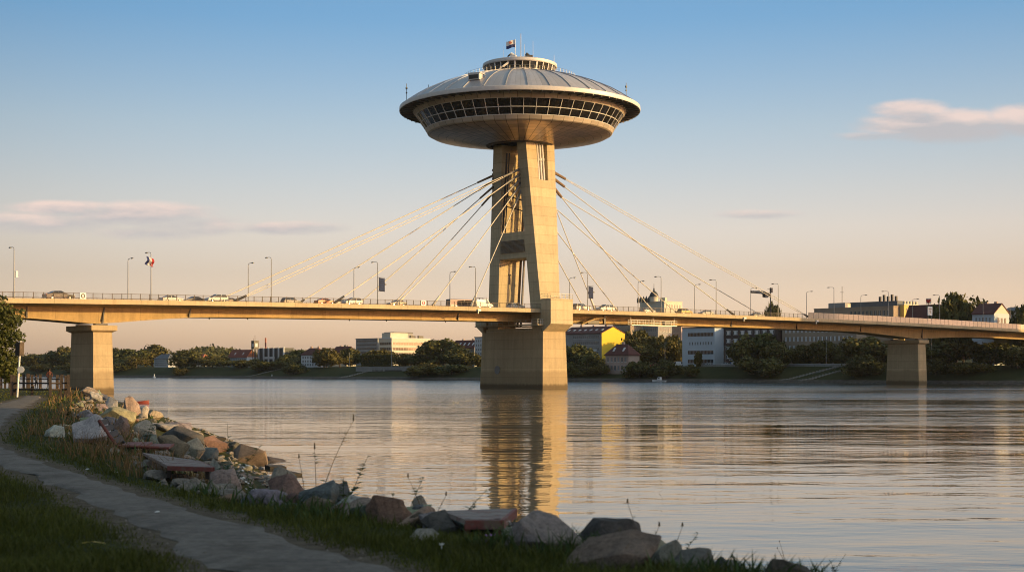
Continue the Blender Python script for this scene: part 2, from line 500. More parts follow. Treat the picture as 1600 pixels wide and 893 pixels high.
def ground_mat():
    t = NT('turf')
    v = t.coord('Object')
    a = t.noise(v, 0.35, 6, 0.65); b = t.noise(v, 6.0, 6, 0.7)
    col = t.ramp(a, [(0.3, (0.022, 0.03, 0.009)), (0.55, (0.045, 0.048, 0.016)), (0.78, (0.085, 0.068, 0.03))])
    soil = t.ramp(b, [(0.3, (0.06, 0.045, 0.03)), (0.7, (0.15, 0.12, 0.085))])
    at = t.node('ShaderNodeAttribute', attribute_name='wear')
    ed = t.math('ADD', at.outputs['Fac'], t.math('MULTIPLY', t.math('SUBTRACT', b, 0.5), 0.9))
    col = t.mix(t.ramp(ed, [(0.40, (0, 0, 0)), (0.62, (1, 1, 1))]), col, soil)
    t.link(col, t.b.inputs['Base Color']); t.b.inputs['Roughness'].default_value = 0.95
    t.b.inputs['Specular IOR Level'].default_value = 0.1
    t.bump(b, 0.8, 0.06)
    return t.m
ground_mat()
def path_mat():
    t = NT('worn_path')
    v = t.coord('Object')
    a = t.noise(v, 1.9, 7, 0.72); b = t.noise(v, 9, 6, 0.8)
    col = t.ramp(a, [(0.38, (0.042, 0.035, 0.029)), (0.62, (0.155, 0.132, 0.108))])
    col = t.mix(0.5, col, t.ramp(b, [(0.3, (0.045, 0.037, 0.03)), (0.72, (0.28, 0.235, 0.19))]))
    stain = t.noise(v, 0.9, 4, 0.7)
    col = t.mix(t.math('MULTIPLY', t.ramp(stain, [(0.5, (0, 0, 0)), (0.6, (1, 1, 1))]), 0.62), col, (0.05, 0.036, 0.022))
    t.link(col, t.b.inputs['Base Color']); t.b.inputs['Roughness'].default_value = 0.92
    t.bump(b, 0.7, 0.03)
    return t.m
path_mat()

xs = axis([(-500, -120, 20), (-120, -48, 3), (-48, 14, 0.45), (14, 80, 2), (80, 200, 15)])
ys = axis([(-200, -20, 15), (-20, 4, 2), (4, 32, 0.35), (32, 140, 0.9), (140, 260, 4), (260, 520, 20)])
me = grid_mesh('ground', xs, ys, bank_h)
gx, gy = np.meshgrid(xs, ys)
pd = path_dist(gx, gy)
wear = np.clip(0.95 - np.clip(pd, 0, 5) / 0.75, 0, 1) + 0.30 * (inside(gx, gy, CREST) == False)
at = me.attributes.new('wear', 'FLOAT', 'POINT'); at.data.foreach_set('value', wear.ravel().astype(np.float32))
g = link('ground', me, M['turf']); g['kind'] = 'structure'; g['label'] = 'grassy near river bank'
# the path: one strip lying on the turf with ragged edges
n = 260
seg = []
P_ = np.array(PATHC)
cum = np.concatenate([[0], np.cumsum(np.hypot(*np.diff(P_[:, :2], axis=0).T))])
ss = np.linspace(0, cum[-1], n)
def smooth_interp(k):
    y = np.interp(ss, cum, P_[:, k]); ker = np.ones(9) / 9
    return np.convolve(np.pad(y, 4, 'edge'), ker, 'valid')
px_, py_, pw_ = smooth_interp(0), smooth_interp(1), smooth_interp(2) * .92
tx, ty = np.gradient(px_), np.gradient(py_); L_ = np.hypot(tx, ty); nx_, ny_ = ty / L_, -tx / L_
cols = 9
co = np.zeros((n, cols, 3))
for j in range(cols):
    e = -1 + 2 * j / (cols - 1)
    wv = pw_ * e
    if j in (0, cols - 1):
        wv = wv * (1 + 0.14 * np.sin(ss * 2.1 + j) + 0.13 * np.sin(ss * 5.3 + 2 * j) + .08 * np.sin(ss * 11.7 + j))
    co[:, j, 0] = px_ + nx_ * wv; co[:, j, 1] = py_ + ny_ * wv
    co[:, j, 2] = bank_h(co[:, j, 0], co[:, j, 1]) + (0.022 - 0.020 * abs(e) ** 6)
i = np.arange((n - 1) * (cols - 1)); r, c = i // (cols - 1), i % (cols - 1)
me = mesh_np('path', co.reshape(-1, 3), np.stack([r * cols + c, r * cols + c + 1, (r + 1) * cols + c + 1, (r + 1) * cols + c], -1))
p = link('path', me, M['worn_path']); p['kind'] = 'structure'; p['label'] = 'worn grey footpath along the bank'

# ------------------------------------------------------------------ far bank
AX, AY = 38.0, 597.3
DV = Vector((-0.685, 0.7285)); NV = Vector((0.7285, 0.685))
PROF_D = np.array([-60, -6, -1, 0, 1.5, 5, 8, 14, 24, 28, 40, 70, 120, 200, 300, 500, 900, 2000, 9000])
PROF_H = np.array([-4, -2.5, -.6, 0, .6, 1.0, 1.4, 3.2, 5.9, 6.1, 6.4, 7, 8.2, 11, 14, 17, 18, 18, 10])
def far_td(x, y):
    return (x - AX) * DV.x + (y - AY) * DV.y, (x - AX) * NV.x + (y - AY) * NV.y
def far_h(x, y):
    t, d = far_td(x, y)
    return np.interp(d, PROF_D, PROF_H)
def far_pt(px, off):
    """a point `off` metres behind the far waterline on the sight line of column px"""
    k = (px - CX) / F
    Z = (off + AX * NV.x + AY * NV.y) / (k * NV.x + NV.y)
    return Vector((k * Z, Z, float(far_h(k * Z, Z))))
ts = axis([(-2400, -300, 150), (-300, 1300, 8), (1300, 4200, 60)])
ds = np.array([-60, -6, -3, -1, -.3, .3, 1, 2, 3, 5, 6.5, 8, 10, 12, 14, 17, 20, 24, 26, 28, 33, 40, 55, 70, 95, 120, 160, 200, 250, 300, 400, 500, 900, 1500, 2200.])
gt, gd = np.meshgrid(ts, ds)
jit = np.interp(gd, [-6, -1, 1, 6, 20, 40], [0, 1, 1, .6, .3, 0]) * (np.sin(gt * 0.11) * 1.0 + np.sin(gt * 0.43 + 1) * 0.8 + np.sin(gt * 1.7) * .3)
gx = AX + DV.x * gt + NV.x * (gd + jit); gy = AY + DV.y * gt + NV.y * (gd + jit)
gz = np.interp(gd, PROF_D, PROF_H) + np.where(gd > 0.2, 0.25 * wob(gt * .15, gd * .3), 0)
nx = len(ts); ny = len(ds)
i = np.arange((nx - 1) * (ny - 1)); r, c = i // (nx - 1), i % (nx - 1)
me = mesh_np('far_ground', np.stack([gx, gy, gz], -1).reshape(-1, 3), np.stack([r * nx + c, r * nx + c + 1, (r + 1) * nx + c + 1, (r + 1) * nx + c], -1))
at = me.attributes.new('stone', 'FLOAT', 'POINT')
at.data.foreach_set('value', np.interp(gd, [-6, 0, 4.5, 9], [1, 1, .9, 0]).ravel().astype(np.float32))
t = NT('far_turf')
v = t.coord('Object')
col = t.ramp(t.noise(v, 0.06, 6, .7), [(0.3, (0.02, 0.03, 0.010)), (0.7, (0.055, 0.056, 0.022))])
st = t.ramp(t.noise(v, 0.7, 5, .7), [(0.3, (0.035, 0.03, 0.025)), (0.7, (0.12, 0.105, 0.09))])
at = t.node('ShaderNodeAttribute', attribute_name='stone')
e = t.math('ADD', at.outputs['Fac'], t.math('MULTIPLY', t.math('SUBTRACT', t.noise(v, .3, 4), .5), .9))
t.link(t.mix(t.ramp(e, [(.4, (0, 0, 0)), (.6, (1, 1, 1))]), col, st), t.b.inputs['Base Color'])
t.b.inputs['Roughness'].default_value = .95; t.b.inputs['Specular IOR Level'].default_value = .1
g = link('far_ground', me, M['far_turf']); g['kind'] = 'structure'; g['label'] = 'far river bank and the town ground behind it'

# ------------------------------------------------------------------ river
def water_mat():
    t = NT('river_water')
    tc = t.node('ShaderNodeTexCoord')
    v = tc.outputs['Object']
    def nz(scale, mx, my, det=3, rough=.5, rot=0.0):
        mp = t.node('ShaderNodeMapping'); mp.inputs['Scale'].default_value = (mx, my, 1)
        mp.inputs['Rotation'].default_value = (0, 0, rot)
        t.link(v, mp.inputs[0])
        return t.noise(mp.outputs[0], scale, det, rough)
    # slick and ruffled lanes
    lane = nz(0.016, 0.32, 1.6, 5, 0.62, 0.12)
    lane_n = t.node('ShaderNodeMapRange', interpolation_type='SMOOTHSTEP'); t.link(lane, lane_n.inputs[0])
    lane_n.inputs[1].default_value = 0.36; lane_n.inputs[2].default_value = 0.66; lane_n.inputs[3].default_value = 0.25; lane_n.inputs[4].default_value = 1.25
    swell = nz(0.21, 0.62, 1.0, 3, .55, 0.10)
    chop = nz(0.75, 0.45, 1.0, 3, .55, -0.12)
    rip = nz(3.2, 0.5, 1.0, 3, .6, 0.2)
    h = t.math('ADD', t.math('MULTIPLY', swell, W_SWELL), t.math('ADD', t.math('MULTIPLY', chop, W_CHOP), t.math('MULTIPLY', rip, W_RIP)))
    sepw = t.node('ShaderNodeSeparateXYZ'); t.link(v, sepw.inputs[0])
    mid = t.node('ShaderNodeMapRange', interpolation_type='SMOOTHSTEP'); t.link(sepw.outputs[1], mid.inputs[0])      # ruffled main current beyond the pier
    mid.inputs[1].default_value = 60; mid.inputs[2].default_value = 310; mid.inputs[3].default_value = 1.0; mid.inputs[4].default_value = W_FAR
    h = t.math('MULTIPLY', t.math('MULTIPLY', h, lane_n.outputs[0]), mid.outputs[0])
    b = t.node('ShaderNodeBump'); b.inputs['Strength'].default_value = 1.0; b.inputs['Distance'].default_value = 1.0
    t.link(h, b.inputs['Height']); t.link(b.outputs[0], t.b.inputs['Normal'])
    t.b.inputs['Base Color'].default_value = (0.055, 0.05, 0.036, 1)
    rm = t.node('ShaderNodeMapRange'); t.link(lane, rm.inputs[0])
    rm.inputs[1].default_value = 0.35; rm.inputs[2].default_value = 0.7; rm.inputs[3].default_value = 0.015; rm.inputs[4].default_value = 0.05
    rf = t.node('ShaderNodeMapRange', interpolation_type='SMOOTHSTEP'); t.link(sepw.outputs[1], rf.inputs[0])
    rf.inputs[1].default_value = 90; rf.inputs[2].default_value = 360; rf.inputs[3].default_value = 0.0; rf.inputs[4].default_value = W_ROUGH
    t.link(t.math('ADD', rm.outputs[0], rf.outputs[0]), t.b.inputs['Roughness'])
    t.b.inputs['IOR'].default_value = 1.42
    return t.m
water_mat()
me = mesh_np('water', np.array([(-4000, -300, 0), (2500, -300, 0), (2500, 5000, 0), (-4000, 5000, 0)], float), np.array([[0, 1, 2, 3]]))
g = link('water', me, M['river_water']); g['kind'] = 'structure'; g['label'] = 'wide calm river'
# ------------------------------------------------------------------ bridge frame: a along the deck, b across it (0 = near parapet)
BANG = math.atan2(0.640, 0.768)
BU = Vector((math.cos(BANG), math.sin(BANG), 0)); BV = Vector((-math.sin(BANG), math.cos(BANG), 0))
BO = Vector((11.0, 359.3, 0))
def BP(a, b, z=0.0): return BO + BU * a + BV * b + Vector((0, 0, z))
def pxa(px, b=0.0):
    k = (px - CX) / F
    return (k * (BO.y + BV.y * b) - BO.x - BV.x * b) / (BU.x - k * BU.y)
def zd(a): return 20.3 - 4.8e-5 * (a - 55) ** 2
def zat(px, py, b):
    a = pxa(px, b); return CZ + (HY - py) / F * BP(a, b).y
DW = 21.6
def gdepth(a):
    return 3.1 + 1.6 * max(0, 1 - abs(a + 118) / 24) ** 1.3 + 1.6 * max(0, 1 - abs(a - 166) / 34) ** 1.3

A0, A1 = -215.0, 330.0
AS = list(np.arange(A0, A1 + 0.1, 4.0))
bridge = thing('road_bridge', 'long cable stayed road bridge deck of sunlit concrete crossing the whole river', 'bridge', BO, BANG)
def sweep(sec, name, m, smooth=None, aa=AS):
    b = MB()
    b.loft([[(a, bb, zz) for bb, zz in sec(a)] for a in aa])
    return b.build(name, M[m], bridge, smooth)
sweep(lambda a: [(0, zd(a)), (0, zd(a) - .95), (6.4, zd(a) - 1.3), (15.2, zd(a) - 1.3), (DW, zd(a) - .95), (DW, zd(a)),
                 (DW - .5, zd(a)), (DW - .5, zd(a) - .14), (.5, zd(a) - .14), (.5, zd(a))], 'deck_slab', 'deck_concrete')
sweep(lambda a: [(3.0, zd(a) - .136), (DW - 3.0, zd(a) - .136), (DW - 3.0, zd(a) - .15), (3.0, zd(a) - .15)], 'roadway', 'asphalt')
for y in (7.6, 10.8, 14.0):
    sweep(lambda a: [(y - .07, zd(a) - .129), (y + .07, zd(a) - .129), (y + .07, zd(a) - .133), (y - .07, zd(a) - .133)], 'lane_line', 'white_paint')
gir = sweep(lambda a: [(6.6, zd(a) - 1.25), (7.0, zd(a) - gdepth(a)), (14.6, zd(a) - gdepth(a)), (15.0, zd(a) - 1.25)], 'box_girder', 'girder_paint')
# lower flange lip
sweep(lambda a: [(6.7, zd(a) - gdepth(a) + .28), (6.7, zd(a) - gdepth(a) - .03), (7.4, zd(a) - gdepth(a) - .03), (7.4, zd(a) - gdepth(a) + .28)], 'flange', 'girder_paint')
for px in (163, 298, 716, 1143, 1245, 1345, 1441, 42):
    a = pxa(px, 6.6); b = MB()
    sl_ = .35 if px in (163, 298) else 0
    z0, z1 = zd(a) - gdepth(a) + .05, zd(a) - 1.3
    b.hexa([(a - sl_ - .13, 6.50, z0), (a - sl_ + .13, 6.50, z0), (a - sl_ + .13, 7.1, z0), (a - sl_ - .13, 7.1, z0),
            (a - .13, 6.50, z1), (a + .13, 6.50, z1), (a + .13, 7.0, z1), (a - .13, 7.0, z1)])
    b.build('joint', M['dark_metal'], bridge)
# small inspection lights / brackets hanging from the slab edge
for px in (748, 1163, 1276):
    a = pxa(px); b = MB()
    b.box((a, -.15, zd(a) - .75), (.9, .5, .5)); b.box((a - .1, .1, zd(a) - 1.25), (.25, .25, .7))
    b.build('edge_bracket', M['white_steel'], bridge)
# drain outlets under the girder
for px in (327, 387, 546, 604, 696):
    a = pxa(px, 8); b = MB(); b.tube([(a, 8, zd(a) - gdepth(a) + .1), (a, 8, zd(a) - gdepth(a) - .45)], .12)
    b.build('drain_pipe', M['dark_metal'], bridge)

# railings, near and far: posts, hand rail and thin bars
def railing(bb, name):
    aa = np.arange(-160, pxa(1262), 2.0)
    r = MB()
    r.loft([[(a, bb - .05, zd(a) + 1.12), (a, bb + .05, zd(a) + 1.12), (a, bb + .05, zd(a) + 1.2), (a, bb - .05, zd(a) + 1.2)] for a in aa])
    r.loft([[(a, bb - .02, zd(a) + .12), (a, bb + .02, zd(a) + .12), (a, bb + .02, zd(a) + .17), (a, bb - .02, zd(a) + .17)] for a in aa])
    rail = r.build(name, M['rail_brown'], bridge)
    bars = MB()
    for a in np.arange(aa[0], aa[-1], .22):
        bars.add([(a - .016, bb, zd(a) + .1), (a + .016, bb, zd(a) + .1), (a + .016, bb + .02, zd(a) + 1.15), (a - .016, bb + .02, zd(a) + 1.15),
                  (a - .016, bb + .02, zd(a) + .1), (a + .016, bb + .02, zd(a) + .1)], [(0, 1, 2, 3), (4, 3, 2, 5), (0, 3, 4), (1, 5, 2)])
    o = bars.build('railing_bars', M['rail_brown'], rail, recalc=False)
    pb = MB(); pb.box((0, 0, .62), (.11, .11, 1.24)); first = None
    vis = [a for a in aa if pxa(-10) < a]
    near, rest = vis[:100], vis[100:]
    for a in near:
        if first is None:
            first = pb.build('railing_post', M['rail_brown'], rail, loc=(a, bb, zd(a)))
        else:
            share(first, 'railing_post', rail, (a, bb, zd(a)))
    if rest:
        q = MB()
        for a in rest: q.box((a, bb, zd(a) + .62), (.11, .11, 1.24))
        q.build('railing_post_row', M['rail_brown'], rail)['kind'] = 'stuff'
    return rail
railing(0.22, 'railing'); railing(DW - .22, 'railing')
# screen panels on the right hand approach
paint('screen_tan', (0.42, 0.34, 0.25), .5); paint('screen_blue', (0.16, 0.20, 0.22), .3)
k = 0; a = pxa(1262) + .6
proto = {}
while a < 300:
    px = CX + F * BP(a, 0).x / BP(a, 0).y
    kind = 'screen_blue' if 1448 < px < 1520 else 'screen_tan'
    q = MB()
    q.hexa([(a, .17, zd(a) - .02), (a + 2.3, .17, zd(a + 2.3) - .02), (a + 2.3, .27, zd(a + 2.3) - .02), (a, .27, zd(a) - .02),
            (a, .17, zd(a) + 1.75), (a + 2.3, .17, zd(a + 2.3) + 1.75), (a + 2.3, .27, zd(a + 2.3) + 1.75), (a, .27, zd(a) + 1.75)])
    pn = q.build('screen_panel', M[kind], bridge)
    q = MB(); q.box((a + 2.37, .22, zd(a) + .88), (.10, .16, 1.84)); q.build('screen_post', M['grey_metal'], pn)
    a += 2.44
    if px > 1640: break

# ------------------------------------------------------------------ river piers
def river_pier(label, ac, half, zt, b0, b1, mat):
    o = thing('bridge_pier', label, 'pier', BP(ac, 0), BANG, 'piers carrying the bridge')
    bm_ = MB(); rings = []
    for z, k in ((-4, 1.0), (0, 1.0), (zt - 1.7, .84)):
        ha, e = half * (1 + .10 * (k - .84) / .16), (1 - k) * 3.2
        rings.append([(-ha, b0 + e, z), (ha, b0 + e, z), (ha, b1 - e, z), (-ha, b1 - e, z)])
    bm_.loft(rings)
    bm_.build('shaft', M[mat], o)
    c = MB(); ha = half + .75
    c.loft([[(-half - .1, b0 + .45, zt - 1.72), (half + .1, b0 + .45, zt - 1.72), (half + .1, b1 - .45, zt - 1.72), (-half - .1, b1 - .45, zt - 1.72)],
            [(-ha, b0 - .4, zt - 1.35), (ha, b0 - .4, zt - 1.35), (ha, b1 + .4, zt - 1.35), (-ha, b1 + .4, zt - 1.35)],
            [(-ha, b0 - .4, zt - .35), (ha, b0 - .4, zt - .35), (ha, b1 + .4, zt - .35), (-ha, b1 + .4, zt - .35)]])
    c.build('pier_cap', M[mat], o)
    for y in (b0 + 1.6, b1 - 1.6):
        c = MB(); c.box((0, y, zt - .17), (half * 1.3, 1.2, .36)); c.build('bearing', M['dark_metal'], o)
    return o
river_pier('tapering concrete pier standing by the rocky near bank, sunlit on one face', -117.7, 2.0, zd(-117.7) - gdepth(-117.7), 5.0, 17.0, 'pier_concrete')
river_pier('grey shaded concrete pier on the far shore under the bridge end', 166.0, 2.1, zd(166) - gdepth(166), 4.6, 17.4, 'pier_concrete')

# ------------------------------------------------------------------ observation tower: pier, portal pylon and saucer
TC = BP(-1.4, 10.8)
tower = thing('observation_tower', 'tall concrete bridge pylon topped by a round flying saucer restaurant', 'tower', TC, BANG)
# local: x along the deck, y across (near face is negative y)
q = MB()
q.loft([[(-4.2, -12.3, -5), (4.2, -12.3, -5), (4.2, 12.8, -5), (-4.2, 12.8, -5)],
        [(-4.2, -12.3, 0), (4.2, -12.3, 0), (4.2, 12.8, 0), (-4.2, 12.8, 0)],
        [(-3.75, -11.9, 14.5), (3.75, -11.9, 14.5), (3.75, 12.4, 14.5), (-3.75, 12.4, 14.5)]])
q.build('pier_base', M['pier_concrete'], tower)
for s in (-1, 1):                              # corbels and the blocks beside the deck
    q = MB(); y0 = -11.9 if s < 0 else 12.4; y1 = y0 + s * 2.9
    xa = 3.745
    pts = [(-xa, y0, 14.45), (xa, y0, 14.45), (xa + .05, y1, 16.3), (-xa - .05, y1, 16.3),
           (-xa, y0, 16.3)]
    q.add([(-xa, y0, 14.4), (xa, y0, 14.4), (xa, y0 - s * .5, 14.4), (-xa, y0 - s * .5, 14.4),
           (-xa, y1, 16.3), (xa, y1, 16.3), (xa, y0 - s * .5, 16.3), (-xa, y0 - s * .5, 16.3)],
          [(0, 1, 2, 3), (4, 7, 6, 5), (0, 4, 5, 1), (1, 5, 6, 2), (2, 6, 7, 3), (3, 7, 4, 0)])
    q.build('corbel', M['pylon_concrete'], tower)
    q = MB(); yi = -10.95 if s < 0 else 10.95
    q.bx(-3.7, 3.7, yi, y1 - s * .02, 16.3, 22.6); blk = q.build('shoulder_block', M['pylon_concrete'], tower)
    q = MB()
    for x in np.linspace(-3.6, 3.6, 7):
        q.box((x, y1 - s * .12, 23.2), (.07, .07, 1.2))
    for y in np.linspace(yi, y1 - s * .12, 4):
        for x in (-3.6, 3.6): q.box((x, y, 23.2), (.07, .07, 1.2))
    for z in (23.2, 23.8):
        q.box((0, y1 - s * .12, z), (7.3, .06, .06))
        for x in (-3.6, 3.6): q.box((x, (yi + y1 - s * .12) / 2, z), (.06, abs(y1 - yi), .06))
    q.build('guard_rail', M['grey_metal'], blk)
q = MB(); q.bx(-3.6, 3.6, -10.9, 10.9, 14.5, 15.4); q.build('bearing_plinth', M['pylon_concrete'], tower)

ZB, ZT = 14.5, 62.6
def leg_out(z):   return 11.1 - 4.65 * (z - ZB) / (ZT - ZB)          # distance of the outer face from the axis
def leg_thk(z):   return 4.15 - .65 * (z - ZB) / (ZT - ZB)
def leg_half(z):  return 2.95 + 1.85 * (z - ZB) / (ZT - ZB)
def leg_ring(s, z, x0=None, x1=None, o=None, i=None):
    yo = leg_out(z) if o is None else o
    yi = leg_out(z) - leg_thk(z) if i is None else i
    x0 = -leg_half(z) if x0 is None else x0; x1 = leg_half(z) if x1 is None else x1
    return [(x0, s * yo, z), (x1, s * yo, z), (x1, s * yi, z), (x0, s * yi, z)]
legs = {}
for s in (-1, 1):
    q = MB(); zs_ = 53.0
    q.loft([leg_ring(s, z) for z in (ZB, 24, 34, 44, zs_)])
    # split head: two prongs and a recessed back
    def sl(z): return 1.55 + .25 * (z - zs_) / (ZT - zs_), 1.75 + .35 * (z - zs_) / (ZT - zs_)
    q.loft([leg_ring(s, z, x1=-.2 - sl(z)[0] * .9 + .4) for z in (zs_, ZT)])
    q.loft([leg_ring(s, z, x0=sl(z)[1] + .2) for z in (zs_, ZT)])
    q.loft([leg_ring(s, z, x0=-1.62, x1=2.0, o=leg_out(z) - 1.9) for z in (zs_, ZT)])
    leg = q.build('pylon_leg', M['pylon_concrete'], tower)
    legs[s] = leg
    for k in range(3):
        x = -.62 + k * .86
        q = MB(); q.tube([(x, s * (leg_out(z) - .55), z) for z in (zs_ - .05, ZT)], .24, 8)
        q.tube([(x, s * (leg_out(z) - .55), z) for z in (58.0, 58.6)], .36, 8)
        q.build('head_pipe', M['white_steel'], leg, 40)
# cross beams
def inner(z): return leg_out(z) - leg_thk(z)
q = MB()
za, zb_ = 33.3, 40.0
q.loft([[(-leg_half(z) + .12, -inner(z) - .3, z), (leg_half(z) - .12, -inner(z) - .3, z), (leg_half(z) - .12, inner(z) + .3, z), (-leg_half(z) + .12, inner(z) + .3, z)] for z in (za, zb_)])
cbm = q.build('cross_beam', M['pylon_concrete'], tower)
q = MB()
for k in range(11):
    z = 34.9 + k * .29
    q.box((-leg_half(z) - .02, 0, z), (.34, 2 * inner(z) - .9, .14))
q.build('louvre', M['louvre_grey'], cbm)
q = MB()
q.loft([[(-1.5, -inner(z) - .3, z), (2.0, -inner(z) - .3, z), (2.0, inner(z) + .3, z), (-1.5, inner(z) + .3, z)] for z in (61.4, 62.55)])
q.build('head_beam', M['pylon_concrete'], tower)
# pipes and lift rails between the legs
for (x, off, r, z0, z1, m) in ((-3.4, .5, .24, 40.2, 60.6, 'dark_metal'), (-3.1, 1.1, .16, 40.2, 60.6, 'dark_metal'),
                               (2.6, 1.2, .34, 16, 60.6, 'rust_steel'), (2.9, 2.2, .30, 16, 60.6, 'rust_steel'), (2.2, 3.0, .26, 16, 60.6, 'pole_metal')):
    q = MB(); q.tube([(x, inner(z) - off, z) for z in (z0, z1)], r, 8)
    q.build('riser_pipe', M[m], tower, 40)
q = MB()
for k in range(9):
    z = 41.5 + k * 1.5
    q.box((3.2, inner(z) - 1.9, z), (.12, 2.4, .12))
for off in (.7, 3.1):
    q.tube([(3.2, inner(z) - off, z) for z in (41, 54)], .08, 5)
q.build('ladder', M['rust_steel'], tower)
for (z, z2) in ((50.0, 46.9), (47.2, 44.4)):
    q = MB(); q.tube([(-3.6, inner(z) - .2, z), (3.0, -inner(z2) + 1.0, z2)], .16, 6); q.build('brace', M['dark_metal'], tower)
# walkway round the pier head
for s in (-1, 1):
    q = MB(); q.bx(s * 3.9, s * 5.9, -12.4, 12.9, 15.95, 16.25); wk = q.build('walkway', M['deck_concrete'], tower)
    q = MB()
    for y in np.linspace(-12.3, 12.8, 12): q.box((s * 5.82, y, 16.85), (.07, .07, 1.2))
    for z in (16.85, 17.42): q.box((s * 5.82, .25, z), (.06, 25.1, .06))
    for x in (4.2, 5.0):
        q.box((s * x, -12.3, 16.85), (.07, .07, 1.2))
    for z in (16.85, 17.42): q.box((s * 4.9, -12.3, z), (1.9, .06, .06))
    q.build('guard_rail', M['white_steel'], wk)
q = MB(); q.lathe([(0, 0), (1.05, 0), (1.1, .1), (.9, .12), (.85, .05), (0, .05)], 32)
pl = q.build('round_plaque', M['old_concrete'], tower, 40)
pl.rotation_euler = (0, R(-90), 0); pl.location = (-4.10, 5.7, 4.8)
for (z, y, d) in ((26.5, -5.2, 0), ):
    q = MB(); q.box((0, inner(28) - .05, 28.2), (.35, .2, 2.2)); q.box((0, inner(29.4) - .08, 29.5), (.8, .25, .3)); q.build('wall_bracket', M['dark_metal'], tower)

# saucer
sau = MB()
sau.lathe([(7.6, 62.75), (8.2, 62.4), (16, 63.75), (22.6, 64.75), (23.35, 65.15)], 120)
saucer = sau.build('saucer', M['saucer_panel'], tower, 30)
def sp(name, prof, m, n=120, sm=30, par=None):
    b_ = MB(); b_.lathe(prof, n); return b_.build(name, M[m], par or saucer, sm)
sp('lower_band', [(23.35, 65.15), (23.75, 65.35), (24.25, 66.3), (24.1, 66.33)], 'band_panel')
sp('upper_band', [(26.55, 70.0), (26.75, 69.98), (27.6, 71.05), (27.7, 71.1)], 'band_panel')
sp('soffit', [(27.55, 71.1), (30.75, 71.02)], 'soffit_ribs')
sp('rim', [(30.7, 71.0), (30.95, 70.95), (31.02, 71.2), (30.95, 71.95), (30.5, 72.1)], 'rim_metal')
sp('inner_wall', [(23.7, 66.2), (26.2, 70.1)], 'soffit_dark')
dome_prof = [(30.5, 72.1), (28, 73.75), (25.5, 75.2), (22.5, 76.6), (19, 77.9), (15.4, 79.0), (12, 79.8), (9.2, 80.3), (8.6, 80.35)]
roof = sp('dome_roof', dome_prof, 'dome_sheet', 144, 25)
q = MB()
for k in range(36):
    t = 2 * PI * (k + .35) / 36
    ring = []
    for r, z in dome_prof[:-1]:
        c_, s_ = math.cos(t), math.sin(t); wv = .09
        ring.append([(r * c_ + wv * s_, r * s_ - wv * c_, z - .02), (r * c_ - wv * s_, r * s_ + wv * c_, z - .02),
                     (r * c_ - wv * s_ * .7, r * s_ + wv * c_ * .7, z + .20), (r * c_ + wv * s_ * .7, r * s_ - wv * c_ * .7, z + .20)])
    q.loft(ring)
q.build('roof_seams', M['dome_sheet'], roof)
# window ring: 60 bays of two panes
NBAY = 52
def slant(f): return 24.22 + (26.6 - 24.22) * f, 66.32 + (70.0 - 66.32) * f
q = MB(); dth = 2 * PI / NBAY; first = None
for (f0, f1) in ((.03, .44), (.49, .97)):
    pts = []
    for th in (-dth / 2, dth / 2):
        for f in (f0, f1):
            r, z = slant(f); r -= .12
            pts.append((r * math.cos(th), r * math.sin(th), z))
    q.add([pts[0], pts[2], pts[3], pts[1]], [(0, 1, 2, 3)])
first = q.build('window', M['dark_glass'], saucer)
for k in range(1, NBAY): share(first, 'window', saucer, (0, 0, 0), dth * k)
q = MB(); mc = MB()
for k in range(NBAY):
    th = dth * (k + .5)
    ring = []
    for f in (-.03, 1.03):
        r, z = slant(f)
        c_, s_ = math.cos(th), math.sin(th); wv = .065
        ring.append([(( r + d) * c_ - e * wv * s_, (r + d) * s_ + e * wv * c_, z) for d, e in ((.06, -1), (.06, 1), (-.2, 1), (-.2, -1))])
    q.loft(ring)
for f in (.0, .465, 1.0):
    r, z = slant(f)
    q.lathe([(r + .04, z - .09), (r + .1, z), (r + .04, z + .09), (r - .15, z + .09), (r - .15, z - .09), (r + .04, z - .09)], 120)
q.build('window_frame', M['white_steel'], saucer)
# soffit beams under the eave
q = MB()
for k in range(72):
    th = 2 * PI * k / 72; c_, s_ = math.cos(th), math.sin(th); wv = .07
    rg = []
    for r, z in ((27.4, 71.05), (30.7, 70.98)):
        rg.append([(r * c_ - e * wv * s_, r * s_ + e * wv * c_, z + d) for d, e in ((-.3, -1), (-.3, 1), (0, 1), (0, -1))])
    q.loft(rg)
q.build('soffit_beams', M['grey_metal'], saucer)
# collar where the pylon meets the saucer
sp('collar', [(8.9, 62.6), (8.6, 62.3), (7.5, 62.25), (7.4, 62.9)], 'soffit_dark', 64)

# lookout cabin on the roof
cab = sp('lookout_cabin', [(8.55, 80.2), (8.95, 80.3), (9.0, 80.75), (8.85, 80.78)], 'rim_metal', 80, 30, tower)
sp('cabin_roof', [(8.9, 82.55), (9.5, 82.5), (9.62, 82.75), (9.55, 83.3), (9.1, 83.5), (4, 83.75), (0, 83.8)], 'rim_metal', 80, 30, cab)
NB2 = 30; d2 = 2 * PI / NB2; first = None
def s2(f): return 8.85 + .4 * f, 80.75 + 1.8 * f
q = MB(); p4 = []
for th in (-d2 / 2, d2 / 2):
    for f in (.02, .98):
        r, z = s2(f); r -= .08; p4.append((r * math.cos(th), r * math.sin(th), z))
q.add([p4[0], p4[2], p4[3], p4[1]], [(0, 1, 2, 3)])
first = q.build('window', M['cabin_glass'], cab)
for k in range(1, NB2): share(first, 'window', cab, (0, 0, 0), d2 * k)
q = MB()
for k in range(NB2):
    th = d2 * (k + .5); rg = []
    for f in (-.02, 1.02):
        r, z = s2(f); c_, s_ = math.cos(th), math.sin(th); wv = .10 if k % 3 else .2
        rg.append([((r + d) * c_ - e * wv * s_, (r + d) * s_ + e * wv * c_, z) for d, e in ((.06, -1), (.06, 1), (-.16, 1), (-.16, -1))])
    q.loft(rg)
